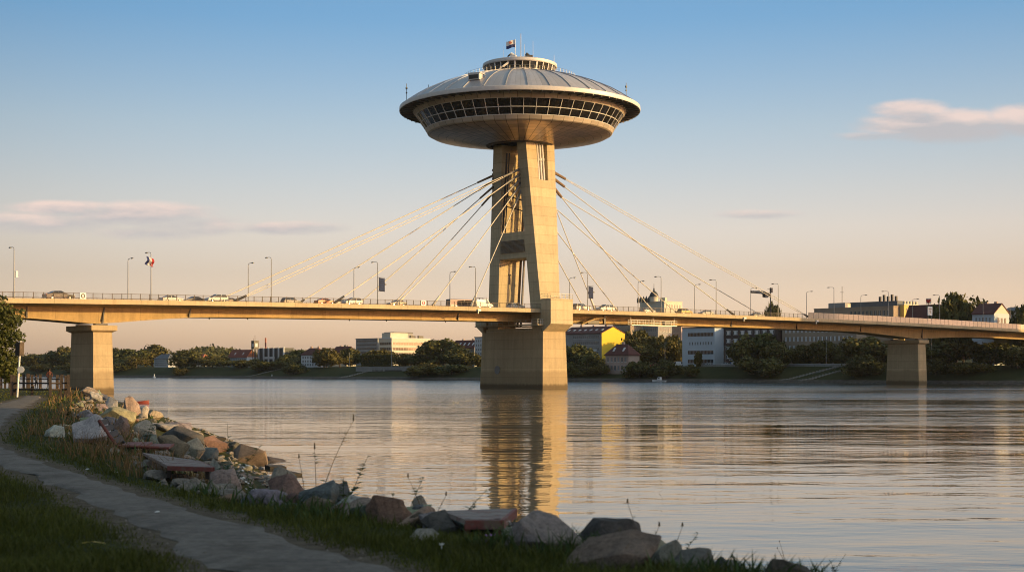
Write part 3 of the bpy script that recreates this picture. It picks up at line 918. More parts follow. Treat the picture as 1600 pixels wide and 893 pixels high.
q.build('window_frame', M['white_steel'], cab)
sp('cabin_core', [(5.5, 80.3), (5.5, 83.5)], 'soffit_dark', 32, 30, cab)
# terrace rail on the dome
q = MB()
for k in range(72):
    th = 2 * PI * k / 72; r = 14.4
    q.box((r * math.cos(th), r * math.sin(th), 79.75), (.05, .05, 1.1))
for z in (79.8, 80.3):
    q.lathe([(14.38, z), (14.42, z + .03), (14.38, z + .06)], 72)
q.build('terrace_rail', M['pole_metal'], roof)
# roof hatch and small roof fittings
CA = math.atan2(-TC.y, -TC.x) - BANG           # azimuth towards the bank in tower coordinates
def pol(r, da, z): return (r * math.cos(CA + da), r * math.sin(CA + da), z)
q = MB(); c0 = pol(26.2, -.42, 75.3); q.box(c0, (1.8, 3.0, 1.5), CA - .42); q.box(pol(25.5, -.42, 76.2), (3.0, 3.3, .18), CA - .42)
ht = q.build('roof_hatch', M['rim_metal'], roof)
q = MB(); q.box(pol(27.12, -.42, 75.25), (.1, 2.4, 1.0), CA - .42); q.build('hatch_opening', M['dark_metal'], ht)
q = MB(); q.tube([pol(10.5, -.42, 80.9), pol(8.7, -.30, 82.4)], .28, 6); q.tube([pol(10.9, -.50, 80.2), pol(10.5, -.42, 81.0)], .2, 6)
q.build('searchlight', M['rim_metal'], roof)
for (r, da, h) in ((30.2, -1.22, 4.2), (30.2, 1.06, 3.4), (24, -1.3, 1.1)):
    z = float(np.interp(-r, [-x for x, _ in dome_prof], [y for _, y in dome_prof]))
    q = MB(); q.tube([pol(r, da, z - .1), pol(r, da, z + h)], .07, 5)
    if h > 2: q.box(pol(r, da, z + h * .72), (.35, .35, .5)); q.box(pol(r, da, z + h * .45), (.28, .28, .35))
    q.build('whip_mast', M['dark_metal'], roof)
for (x, da, r, h, rad) in ((0, .05, 5.5, 6.6, .12), (0, .20, 6.0, 3.8, .05), (0, .5, 7.0, 4.6, .05), (0, -.62, 7, 3.4, .04), (0, 1.35, 9.0, 2.0, .06)):
    q = MB(); q.tube([pol(r, da, 83.4), pol(r, da, 83.5 + h)], [rad, rad * .6], 6); q.build('antenna', M['white_steel'], cab)
for (r, da, m, wd) in ((7.2, -.22, 'white_steel', 1.4), (7.2, .32, 'dark_metal', 1.6)):
    q = MB(); q.box(pol(r, da, 83.9), (wd, wd, .7), CA + da); q.tube([pol(r, da, 84.2), pol(r, da - .1, 84.7)], .4, 8)
    q.build('roof_unit', M[m], cab)
q = MB(); q.lathe([(0, .12), (.55, 0), (.7, .2), (0, .3)], 20); o = q.build('satellite_dish', M['dark_metal'], cab, 40); o.location = pol(7.2, -.36, 84.3); o.rotation_euler = (R(40), 0, CA)

SHIFT = Vector((-.78, .62, 0)); saucer.location = SHIFT; cab.location = SHIFT      # the saucer sits a little off the leg axis
# flag on the cabin roof
def flag_obj(name, label, loc, ang, w_, h_, cols, group=None, pole=None, seed=0, wav=.35):
    """cloth flag flying from its hoist: cols lists (material, f0, f1) bands top to bottom"""
    o = thing(name, label, 'flag', loc, ang, group)
    ca = []
    for (mn, f0, f1) in cols:
        q = MB(); nx_ = 14; ny_ = 4
        vs, fs = [], []
        for i in range(nx_ + 1):
            u = i / nx_
            for j in range(ny_ + 1):
                f = f0 + (f1 - f0) * j / ny_
                vs.append((-u * w_, wav * u ** .7 * math.sin(u * 7 + seed + f), -f * h_ - .16 * h_ * u * u + .07 * h_ * math.sin(u * 5 + seed)))
        for i in range(nx_):
            for j in range(ny_):
                a_ = i * (ny_ + 1) + j
                fs.append((a_, a_ + ny_ + 1, a_ + ny_ + 2, a_ + 1))
        q.add(vs, fs)
        q.build('flag_band', M[mn], o, 60, recalc=False)
    if pole:
        q = MB(); q.tube([(.06, 0, -pole), (.06, 0, .25)], .09, 6); q.build('flagpole', M['white_steel'], o)
    return o
def cloth(name, c):
    t = NT(name); t.link(t.ramp(t.noise(t.coord('Object'), 1.5, 3), [(.3, tuple(x * .8 for x in c)), (.7, c)]), t.b.inputs['Base Color'])
    t.b.inputs['Roughness'].default_value = .85
    tr = t.node('ShaderNodeBsdfTranslucent'); tr.inputs['Color'].default_value = (*c, 1)
    ms = t.node('ShaderNodeMixShader'); ms.inputs[0].default_value = .3
    t.link(t.b.outputs[0], ms.inputs[1]); t.link(tr.outputs[0], ms.inputs[2]); t.link(ms.outputs[0], t.out.inputs['Surface'])
cloth('cloth_white', (.75, .73, .7)); cloth('cloth_red', (.55, .05, .05)); cloth('cloth_navy', (.03, .045, .16)); cloth('cloth_orange', (.7, .22, .12)); cloth('cloth_blue', (.05, .09, .25))
ca_ = CA - .20
fl = Matrix.Translation(TC) @ Matrix.Rotation(BANG, 4, 'Z') @ (Vector((6.2 * math.cos(ca_), 6.2 * math.sin(ca_), 88.3)) + SHIFT)
f_ = flag_obj('flag', 'small white and navy flag with a red emblem flying above the saucer', fl, 0, 2.2, 1.9, [('cloth_white', 0, .58), ('cloth_navy', .58, 1)], pole=5.0, seed=1)
q = MB(); q.lathe([(0, 0), (.42, 0)], 14); em = q.build('emblem', M['cloth_orange'], f_); em.rotation_euler = (R(90), 0, 0); em.location = (-1.15, -.42, -.72); em.scale = (1, .7, 1)

# ------------------------------------------------------------------ stay cables
def cable(label, a_end, b_end, top, group, sleeve_top=5.0, r=.072):
    p0 = BP(a_end, b_end, zd(a_end) + .05); p1 = top
    o = thing('stay_cable', label, 'cable', p0, 0, group)
    d = (p1 - p0); L = d.length; u = d / L
    side = Vector((0, 0, 1)).cross(u).normalized(); upv = u.cross(side).normalized()
    for k in ((-1, 1) if L > 88 and b_end < 10 else (0,)):
        off = upv * (.30 * k)
        q = MB(); q.tube([d * f + off * min(1, 12 * f, 6 * (1 - f)) - Vector((0, 0, L * .0048 * f * (1 - f))) for f in np.linspace(0, 1, 17)], .085 if k else .125, 8); q.build('strand', M['cable_paint'], o, 80)
    q = MB(); q.tube([u * .1, u * 3.4], [.34, .24], 8); q.build('anchor_sleeve', M['dark_metal'] if L > 60 else M['cable_paint'], o, 40)
    q = MB(); q.tube([u * (L - sleeve_top), u * (L - .2)], [.24, .34] if a_end < 0 else [.36, .46], 8); q.build('saddle_sleeve', M['pole_metal' if (a_end < 0 and b_end < 10) else 'rust_steel'], o, 40)

    return o
GRPC = 'stay cables fanning from the pylon'
LN = [(-90.5, 'longest near-side stay cable left of the tower, running out to the far left'),
      (-65.5, 'second longest near-side stay cable left of the tower, ending beside the orange car'),
      (-48.5, 'near-side stay cable left of the tower reaching the deck by the blue banner'),
      (-38.0, 'steeper near-side stay cable left of the tower ending beside the bus'),
      (-26.5, 'steepest near-side stay cable, meeting the deck just left of the pylon')]
for i, (a, lab) in enumerate(LN):
    cable(lab, a, .9, BP(-4.2, 7.3, 56.4 - i * 1.05), GRPC, 8.0)
LF = [(-86.5, 'longest far-side stay cable left of the tower'), (-64, 'second longest far-side stay cable left of the tower'),
      (-47, 'third far-side stay cable left of the tower'), (-36.5, 'fourth far-side stay cable left of the tower, steep')]
for i, (a, lab) in enumerate(LF):
    cable(lab, a, 20.7, BP(-3.5, 17.9, 56.2 - i * 1.1), GRPC, 8.0)
RN = [(103, 'longest near-side stay cable right of the tower, ending where the screen panels start'),
      (68.6, 'near-side stay cable right of the tower with a thick dark deck sleeve'),
      (36, 'near-side stay cable right of the tower ending below the dome'),
      (14.5, 'steepest near-side stay cable right of the tower, ending by the blue banner')]
for i, (a, lab) in enumerate(RN):
    cable(lab, a, .9, BP(1.5, 5.6, 56.6 - i * 1.2), GRPC, 7.0)
RF = [(108, 'longest far-side stay cable right of the tower'), (68, 'second longest far-side stay cable right of the tower'),
      (43, 'third far-side stay cable right of the tower'), (30, 'shortest far-side stay cable right of the tower')]
for i, (a, lab) in enumerate(RF):
    cable(lab, a, 20.7, BP(1.5, 16.8, 57.0 - i * 1.2), GRPC, 7.0)
for s, yy in ((-1, -3.7), (1, 7.1)):
    q = MB()
    for i in range(5):
        q.box((-3.6, yy, 56.6 - i * 1.1), (1.8, .7, .55))
    q.box((-3.4, yy, 54.4), (.6, .7, 5.6))
    q.build('cable_saddle', M['dark_metal'], tower)
# ------------------------------------------------------------------ street lamps on the bridge
def make_lamp(name, label, arm_dir, h, group):
    o = thing(name, label, 'street lamp', (0, 0, 0), BANG, group)
    q = MB(); q.tube([(0, 0, 0), (0, 0, .5)], .17, 8); q.tube([(0, 0, .5), (0, 0, h - .6)], [.115, .075], 8)
    q.build('pole', M['pole_metal'], o, 40)
    q = MB(); q.tube([(0, 0, h - .62), (0, .06 * arm_dir, h - .25), (0, .35 * arm_dir, h - .03), (0, 1.0 * arm_dir, h + .05), (0, 1.7 * arm_dir, h + .06)], [.075, .07, .06, .055, .05], 6)
    q.build('arm', M['pole_metal'], o, 40)
    q = MB(); q.loft([[(-.14, 1.6 * arm_dir, h - .02), (.14, 1.6 * arm_dir, h - .02), (.12, 1.6 * arm_dir, h + .12), (-.12, 1.6 * arm_dir, h + .12)],
                      [(-.2, 2.1 * arm_dir, h - .06), (.2, 2.1 * arm_dir, h - .06), (.14, 2.1 * arm_dir, h + .16), (-.14, 2.1 * arm_dir, h + .16)],
                      [(-.1, 2.55 * arm_dir, h), (.1, 2.55 * arm_dir, h), (.07, 2.55 * arm_dir, h + .1), (-.07, 2.55 * arm_dir, h + .1)]])
    q.build('lamp_head', M['dark_metal'], o)
    q = MB(); q.box((0, 2.1 * arm_dir, h - .075), (.24, .6, .05)); q.build('lamp_lens', M['lamp_glass'], o)
    return o
GL = 'street lamps along the bridge'
NEARL = [(22, 'near-side bridge lamp at the left edge, above the riverside tree'), (236, 'near-side bridge lamp just right of the torn flag, past the left pier'),
         (424, 'near-side bridge lamp between the two longest left cables'), (590, 'near-side bridge lamp carrying a blue banner left of the tower'),
         (743, 'near-side bridge lamp beside the white van just left of the pylon'), (918, 'near-side bridge lamp carrying a blue banner right of the tower'),
         (1033, 'near-side bridge lamp in front of the domed church'), (1119, 'near-side bridge lamp left of the overhead gantry arm'),
         (1216, 'near-side bridge lamp just right of the overhead gantry arm'), (1303, 'near-side bridge lamp in front of the long flat roofed block'),
         (1388, 'near-side bridge lamp left of the yellow house'), (1468, 'near-side bridge lamp in front of the big round tree'), (1536, 'near-side bridge lamp in front of the white house with dark red roof'),
         (1612, 'near-side bridge lamp at the right edge of the bridge')]
FARL = [(200, 'far-side bridge lamp left of the torn flag'), (388, 'far-side bridge lamp behind the longest left cables'), (553, 'far-side bridge lamp behind the white car left of the tower'),
        (703, 'far-side bridge lamp behind the bus'), (890, 'far-side bridge lamp immediately right of the pylon'), (997, 'far-side bridge lamp left of the domed church'),
        (1085, 'far-side bridge lamp right of the domed church'), (1173, 'far-side bridge lamp behind the overhead gantry arm'), (1260, 'far-side bridge lamp at the end of the longest right cable'),
        (1345, 'far-side bridge lamp above the flat roofs'), (1426, 'far-side bridge lamp in front of the yellow house'), (1578, 'far-side bridge lamp above the grey roof on the right')]
proto = None
LAMP = {}
for lst, bb, dr in ((NEARL, .7, 1), (FARL, DW - .7, -1)):
    proto = None
    for px, lab in lst:
        a = pxa(px, bb); loc = BP(a, bb, zd(a) - .14)
        if proto is None:
            proto = make_lamp('bridge_lamp', lab, dr, 9.9, GL); proto.location = loc
        else:
            dup(proto, loc, label=lab)
        LAMP[px] = (a, bb)

# banners, road signs, the torn flag and the gantry on the bridge
cloth('banner_blue', (.035, .05, .11))
for px, lab in ((590, 'dark blue banner hanging on the bridge lamp left of the tower'), (918, 'dark blue banner hanging on the bridge lamp right of the tower')):
    a, bb = LAMP[px]
    o = thing('lamp_banner', lab, 'banner', BP(a, bb, zd(a)), BANG, 'blue banners on the bridge lamps')
    q = MB()
    q.loft([[(.35, -.03, 3.2 + z), (1.95, -.08, 3.0 + z), (1.95, -.02, 3.0 + z), (.35, .03, 3.2 + z)] for z in (0, 1.5, 3.0)])
    q.build('cloth', M['banner_blue'], o)
    q = MB()
    for z in (3.1, 6.25): q.tube([(0, 0, z), (2.0, -.05, z)], .05, 6)
    q.box((2.15, -.05, 4.7), (.4, .2, .3)); q.build('bracket', M['dark_metal'], o)
    q = MB()
    for k in range(5): q.box((1.15, -.095, 3.6 + .5 * k), (1.0 - .15 * (k % 2), .02, .12))
    q.build('printed_lines', M['cloth_blue'], o)
a = pxa(229, .7)
f_ = flag_obj('flag', 'torn red, white and blue flag waving by the bridge lamp at the left', BP(a, .5, zd(a) + 8.9), BANG, 1.7, 1.7,
              [('cloth_navy', 0, .34), ('cloth_white', .34, .67), ('cloth_red', .67, 1)], seed=2.2, wav=.55)
f_.rotation_euler = (0, R(-72), BANG)
for px, lab in ((130, 'small square white sign with a dark ring on the left bridge railing'), (662, 'square white sign with a red ring on the railing left of the bus')):
    a = pxa(px); o = thing('railing_sign', lab, 'sign', BP(a, .08, zd(a) + .62), BANG, 'square ring signs on the railing')
    q = MB(); q.box((0, 0, 0), (1.25, .05, 1.2)); q.build('plate', M['white_paint'], o)
    q = MB(); q.lathe([(.24, 0), (.44, 0), (.44, .02), (.24, .02)], 24); r_ = q.build('ring', M['dark_metal'] if px < 200 else M['cloth_red'], o); r_.rotation_euler = (R(90), 0, 0); r_.location = (0, -.03, 0)
a, bb = LAMP[22]
o = thing('lamp_sign', 'small white box on the leftmost bridge lamp post', 'sign', BP(a + .5, bb, zd(a) + 4.6), BANG)
q = MB(); q.box((0, 0, 0), (.45, .3, 1.2)); q.build('case', M['white_paint'], o)
a = pxa(1453, .7)
o = thing('road_sign', 'white rectangular road sign on posts in front of the big round tree on the bridge', 'sign', BP(a, .7, zd(a)), BANG)
q = MB(); q.box((0, 0, 4.3), (2.6, .1, 2.9)); q.build('plate', M['white_paint'], o)
q = MB(); q.box((0, -.06, 5.0), (1.7, .03, .3)); q.box((.1, -.06, 4.1), (.5, .03, 1.0)); q.build('marking', M['grey_metal'], o)
q = MB()
for x in (-.9, .9): q.tube([(x, .1, 0), (x, .1, 5.5)], .08, 6)
q.build('post', M['pole_metal'], o)
a = pxa(1204, 20.8)
o = thing('overhead_gantry', 'dark overhead gantry arm with signal boxes reaching over the bridge road', 'gantry', BP(a, 20.8, zd(a)), BANG)
q = MB()
ga = [(-.2, 0, 7.6), (-12, -6.5, 7.9), (-25, -13.5, 7.4)]
for dz_ in (0, .75): q.tube([(x, y, z + dz_ * (1 - .6 * i / 2)) for i, (x, y, z) in enumerate(ga)], .24, 6)
for k in range(12):
    f = k / 12; p = Vector(ga[0]).lerp(Vector(ga[2]), f); p2 = Vector(ga[0]).lerp(Vector(ga[2]), f + .04)
    q.tube([(p.x, p.y, 7.45 + .4 * math.sin(f * PI)), (p2.x, p2.y, 8.0 + .2 * math.sin(f * PI))], .10, 4)
q.build('truss_arm', M['dark_metal'], o)
q = MB(); q.box((-7.0, -3.8, 7.5), (4.6, .9, 1.2), .5); q.box((-1.5, -.8, 7.9), (2.0, .6, .8), .53); q.build('signal_box', M['dark_metal'], o)
q = MB(); q.tube([(0, 0, 0), (0, 0, 10.3)], [.2, .14], 8); q.box((.3, 0, 9.5), (.9, .5, 1.5)); q.box((-.8, 0, 9.9), (1.4, .1, .1)); q.build('post', M['dark_metal'], o)
# inspection gantry hung under the deck to the right of the tower
a0_, a1_ = pxa(985, 3), pxa(1056, 3)
o = thing('inspection_gantry', 'white railed inspection walkway hung under the deck right of the tower', 'walkway', BP(a0_, 2.6), BANG)
zz = zd(45) - 3.5; Lg = a1_ - a0_
q = MB(); q.box((Lg / 2, .6, zz), (Lg, 1.4, .16)); q.build('floor', M['pole_metal'], o)
q = MB()
for x in np.linspace(0, Lg, 9):
    for y in (0, 1.25): q.box((x, y, zz + .75), (.09, .09, 1.4))
for y in (0, 1.25):
    for z in (.15, .8, 1.42): q.box((Lg / 2, y, zz + z), (Lg, .07, .07))
q.build('guard_rail', M['white_steel'], o)
q = MB()
for x in (.3, Lg * .5, Lg - .3): q.box((x, .6, zz + 1.3), (.14, .14, 2.5))
q.build('hanger', M['white_steel'], o)
q = MB(); q.box((Lg * .8, .6, zz + .75), (2.4, .9, 1.0)); q.build('motor_box', M['dark_metal'], o)
# arched bracket and pipework under the deck beside the tower
a0_ = pxa(905, 5)
o = thing('deck_bracket', 'curved steel bracket under the deck immediately right of the tower', 'bracket', BP(a0_, 4.2, zd(a0_)), BANG)
q = MB(); pts = [(x, 0, -3.6 + 1.9 * math.sin(PI * .5 * x / 8)) for x in np.linspace(0, 8, 10)]
q.loft([[(x, -.25, z - .18), (x, .25, z - .18), (x, .25, z + .18), (x, -.25, z + .18)] for x, _, z in pts]); q.build('arch_rib', M['girder_paint'], o)
q = MB(); q.box((8.2, 0, -2.2), (.6, .6, 2.2)); q.box((4.5, .4, -2.9), (4.0, .7, .9)); q.build('strut', M['dark_metal'], o)

# ------------------------------------------------------------------ vehicles
def make_car(name, label, color, style='sedan', group=None, glassy=True):
    """side profile along x (front at +x), metres"""
    pm = M.get('paint_' + '_'.join('%d' % int(c * 100) for c in color)) or paint('paint_' + '_'.join('%d' % int(c * 100) for c in color), color)
    o = thing(name, label, 'bus' if style == 'bus' else ('van' if style == 'van' else 'car'), (0, 0, 0), 0, group)
    if style == 'sedan':
        L, Wd, H = 4.7, 1.8, 1.46
        body = [(-2.35, .35), (-2.33, .85), (-2.2, .98), (-1.5, 1.02), (1.0, .98), (2.0, .84), (2.3, .68), (2.35, .35)]
        cabn = [(-1.75, 1.0), (-1.0, 1.42), (.25, 1.45), (1.15, .97)]
    elif style == 'suv':
        L, Wd, H = 4.5, 1.85, 1.7
        body = [(-2.25, .4), (-2.25, 1.0), (-2.15, 1.1), (-1.5, 1.12), (1.0, 1.1), (1.9, .98), (2.2, .8), (2.25, .4)]
        cabn = [(-2.1, 1.1), (-1.85, 1.66), (.2, 1.7), (1.15, 1.08)]
    elif style == 'van':
        L, Wd, H = 5.2, 1.95, 2.2
        body = [(-2.6, .4), (-2.6, 1.2), (1.4, 1.2), (2.3, 1.05), (2.6, .75), (2.6, .4)]
        cabn = [(-2.58, 1.2), (-2.5, 2.15), (.9, 2.2), (1.7, 1.2)]
    else:
        L, Wd, H = 11.5, 2.5, 3.1
        body = [(-5.75, .45), (-5.75, 1.35), (5.7, 1.35), (5.75, .45)]
        cabn = [(-5.74, 1.35), (-5.6, 3.05), (5.5, 3.1), (5.72, 1.35)]
    hw = Wd / 2
    q = MB(); n = len(body)
    q.loft([[(x, -hw, z) for x, z in body], [(x, hw, z) for x, z in body]][::1])
    bo = q.build('body', pm, o)
    # cabin: glass house with a painted roof
    ins = .16 if style != 'bus' else .06
    q = MB()
    (x0, z0), (x1, z1), (x2, z2), (x3, z3) = cabn
    q.hexa([(x0, -hw + .05, z0 - .01), (x3, -hw + .05, z3 - .01), (x3, hw - .05, z3 - .01), (x0, hw - .05, z0 - .01),
            (x1, -hw + ins, z1 - .05), (x2, -hw + ins, z2 - .05), (x2, hw - ins, z2 - .05), (x1, hw - ins, z1 - .05)])
    q.build('window', M['car_glass'], o)
    q = MB()
    q.hexa([(x1 - .06, -hw + ins - .02, z1 - .06), (x2 + .06, -hw + ins - .02, z2 - .06), (x2 + .06, hw - ins + .02, z2 - .06), (x1 - .06, hw - ins + .02, z1 - .06),
            (x1 + .1, -hw + ins + .1, z1 + .03), (x2 - .1, -hw + ins + .1, z2 + .03), (x2 - .1, hw - ins - .1, z2 + .03), (x1 + .1, hw - ins - .1, z1 + .03)])
    for sgn in (-1, 1):                     # pillars
        for (xa, xb) in (((x0 + .02), x1), ((x0 + x3) / 2 - .05, (x1 + x2) / 2), (x3 - .05, x2)):
            q.hexa([(xa - .06, sgn * (hw - .03) - .02, z0 - .02), (xa + .06, sgn * (hw - .03) - .02, z0 - .02), (xa + .06, sgn * (hw - .03) + .02, z0 - .02), (xa - .06, sgn * (hw - .03) + .02, z0 - .02),
                    (xb - .05, sgn * (hw - ins + .02) - .02, z1 - .04), (xb + .05, sgn * (hw - ins + .02) - .02, z1 - .04), (xb + .05, sgn * (hw - ins + .02) + .02, z1 - .04), (xb - .05, sgn * (hw - ins + .02) + .02, z1 - .04)])
    if style == 'van':
        for sgn in (-1, 1): q.bx(-2.5, .3, sgn * (hw - .06), sgn * (hw - .13), 1.2, 2.12)
    q.build('roof', pm, o)
    wr = .33 if style in ('sedan', 'suv') else (.36 if style == 'van' else .5)
    xw = {'sedan': (1.42, -1.38), 'suv': (1.38, -1.35), 'van': (1.65, -1.6), 'bus': (3.3, -3.2)}[style]
    w0 = None
    for x in xw:
        for sgn in (-1, 1):
            if w0 is None:
                q = MB(); q.lathe([(wr * .55, -.12), (wr * .95, -.12), (wr, -.06), (wr, .06), (wr * .95, .12), (wr * .55, .12)], 18)
                w0 = q.build('wheel', M['black_rubber'], o, 40); w0.rotation_euler = (R(90), 0, 0); w0.location = (x, sgn * (hw - .08), wr)
                q = MB(); q.lathe([(0, -.125), (wr * .58, -.12), (wr * .58, .12), (0, .125)], 14); r0 = q.build('rim', M['chrome'], w0, 40)
            else:
                w_ = share(w0, 'wheel', o, (x, sgn * (hw - .08), wr)); w_.rotation_euler = (R(90), 0, 0)
                share(r0, 'rim', w_, (0, 0, 0))
    for sgn in (-1, 1):
        q = MB(); q.box((body[-1][0] - .10, sgn * (hw - .32), .74 if style != 'bus' else .95), (.24, .4, .17)); q.build('headlight', M['lamp_glass'], o)
        q = MB(); q.box((body[0][0] + .04, sgn * (hw - .22), .86), (.12, .3, .2)); q.build('tail_light', M['tail_red'], o)
    return o
GC = 'cars driving over the bridge'
def on_deck(o, px, lane, flip=False, sc=1.0):
    a = pxa(px, lane); o.location = BP(a, lane, zd(a) - .128)
    o.rotation_euler = (0, -math.atan(-9.6e-5 * (a - 55)) * (1 if not flip else -1), BANG + (PI if flip else 0)); o.scale = (sc, sc, sc)
CARS = [('dark grey sedan driving near the left end of the bridge', (.03, .028, .027), 'sedan', 92, 4.2, False, 1.25),
        ('white sedan low behind the railing right of the torn flag', (.45, .44, .41), 'sedan', 268, 6.0, False, 1.0),
        ('black sedan behind the railing left of the longest cable foot', (.02, .02, .022), 'sedan', 302, 9.0, True, 1.0),
        ('white hatchback by the foot of the longest left cable', (.50, .49, .46), 'suv', 338, 4.4, True, 1.05),
        ('brown sedan following the white hatchback', (.12, .08, .05), 'sedan', 356, 12.0, True, 1.0),
        ('dark estate car between the two left cable feet', (.04, .045, .05), 'suv', 455, 9.5, False, 1.0),
        ('bright orange car on the bridge left of the tower', (.75, .17, .02), 'sedan', 508, 4.4, False, 1.0),
        ('white car with a dark roof left of the blue banner lamp', (.50, .48, .44), 'suv', 550, 4.4, True, 1.02),
        ('grey car just behind the white car with a dark roof', (.16, .15, .14), 'suv', 531, 12.2, True, 1.0),
        ('dark brown sedan right of the left blue banner lamp', (.06, .045, .035), 'sedan', 620, 4.4, True, 1.0),
        ('white van on the deck just left of the pylon', (.5, .5, .48), 'van', 754, 4.6, False, 1.0),
        ('pale car passing through the pylon portal', (.6, .57, .5), 'suv', 806, 6.0, False, 1.0),
        ('white pickup-like car immediately right of the pylon', (.45, .44, .41), 'suv', 908, 4.4, False, 1.15),
        ('white car with a dark domed roof right of the pylon', (.55, .53, .48), 'suv', 945, 4.6, True, 1.15),
        ('small white car below the domed church', (.48, .46, .42), 'sedan', 1012, 5.0, False, 1.0),
        ('mustard yellow car right of the domed church', (.62, .40, .08), 'suv', 1070, 4.6, False, 1.0),
        ('small white car left of the overhead gantry', (.46, .45, .42), 'sedan', 1103, 4.8, True, 1.0),
        ('grey car under the overhead gantry', (.25, .24, .22), 'sedan', 1183, 6.0, False, 1.0)]
for lab, c, st, px, lane, flip, s_ in CARS:
    on_deck(make_car('van' if st == 'van' else 'car', lab, c, st, GC), px, lane, flip, s_)
on_deck(make_car('bus', 'long dark bus with a blue roof left of the pylon', (.03, .04, .08), 'bus'), 722, 8.5, False, .75)
# ------------------------------------------------------------------ town on the far bank
FANG = math.atan2(NV.y, NV.x)                 # local x = away from the river, local y = upstream (left in the view)
var_mat('wall_white', (.58, .59, .60), .85, .10, .15)
var_mat('wall_cream', (.60, .55, .44), .85, .10, .15)
var_mat('wall_paleblue', (.50, .55, .60), .85, .08, .15)
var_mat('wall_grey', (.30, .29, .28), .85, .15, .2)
var_mat('wall_yellow', (.74, .50, .03), .8, .06, .15)
var_mat('wall_tan', (.34, .26, .19), .85, .12, .2)
var_mat('wall_brown', (.07, .045, .04), .8, .15, .2)
var_mat('wall_pink', (.42, .31, .26), .85, .12, .2)
var_mat('wall_ochre', (.62, .44, .14), .85, .1, .2)
var_mat('roof_red', (.20, .055, .035), .85, .25, .3)
var_mat('roof_darkred', (.10, .03, .025), .85, .25, .3)
var_mat('roof_slate', (.13, .14, .16), .8, .2, .3)
var_mat('roof_orange', (.40, .13, .06), .85, .2, .3)
var_mat('roof_flat', (.17, .165, .16), .9, .2, .3)
var_mat('copper_dark', (.045, .05, .048), .6, .25, .4)
var_mat('panel_white', (.62, .62, .62), .7, .06, .3)

def grid_windows(parent, face, u0, u1, rows, cols, wf, hf, z0, z1, mat='house_glass', frame='white_paint', proud=.05, L=0, Wd=0, skip=()):
    """windows as parts; face 'r' = river side (x=0 plane), 'g' = gable side (y=0 plane)"""
    du = (u1 - u0) / cols; dz_ = (z1 - z0) / rows
    ww, hh = du * wf, dz_ * hf
    q = MB(); f = MB()
    if face == 'r':
        q.box((0, 0, 0), (.06, ww, hh))
        f.box((-.03, 0, -hh / 2 - .07), (.16, ww + .3, .13)); f.box((-.012, 0, 0), (.07, .09, hh))
        rz = 0
    else:
        q.box((0, 0, 0), (ww, .06, hh))
        f.box((0, -.03, -hh / 2 - .07), (ww + .3, .16, .13)); f.box((0, -.012, 0), (.09, .07, hh))
    w0 = s0 = None
    for r_ in range(rows):
        for c_ in range(cols):
            if (r_, c_) in skip: continue
            u = u0 + du * (c_ + .5); z = z0 + dz_ * (r_ + .5)
            loc = (-proud + .03 - .02, u, z) if face == 'r' else (u, -proud + .03 - .02, z)
            if w0 is None:
                w0 = q.build('window', M[mat], parent, loc=loc)
                if frame: s0 = f.build('sill', M[frame], w0)
            else:
                w_ = share(w0, 'window', parent, loc)
                if frame: share(s0, 'sill', w_, (0, 0, 0))

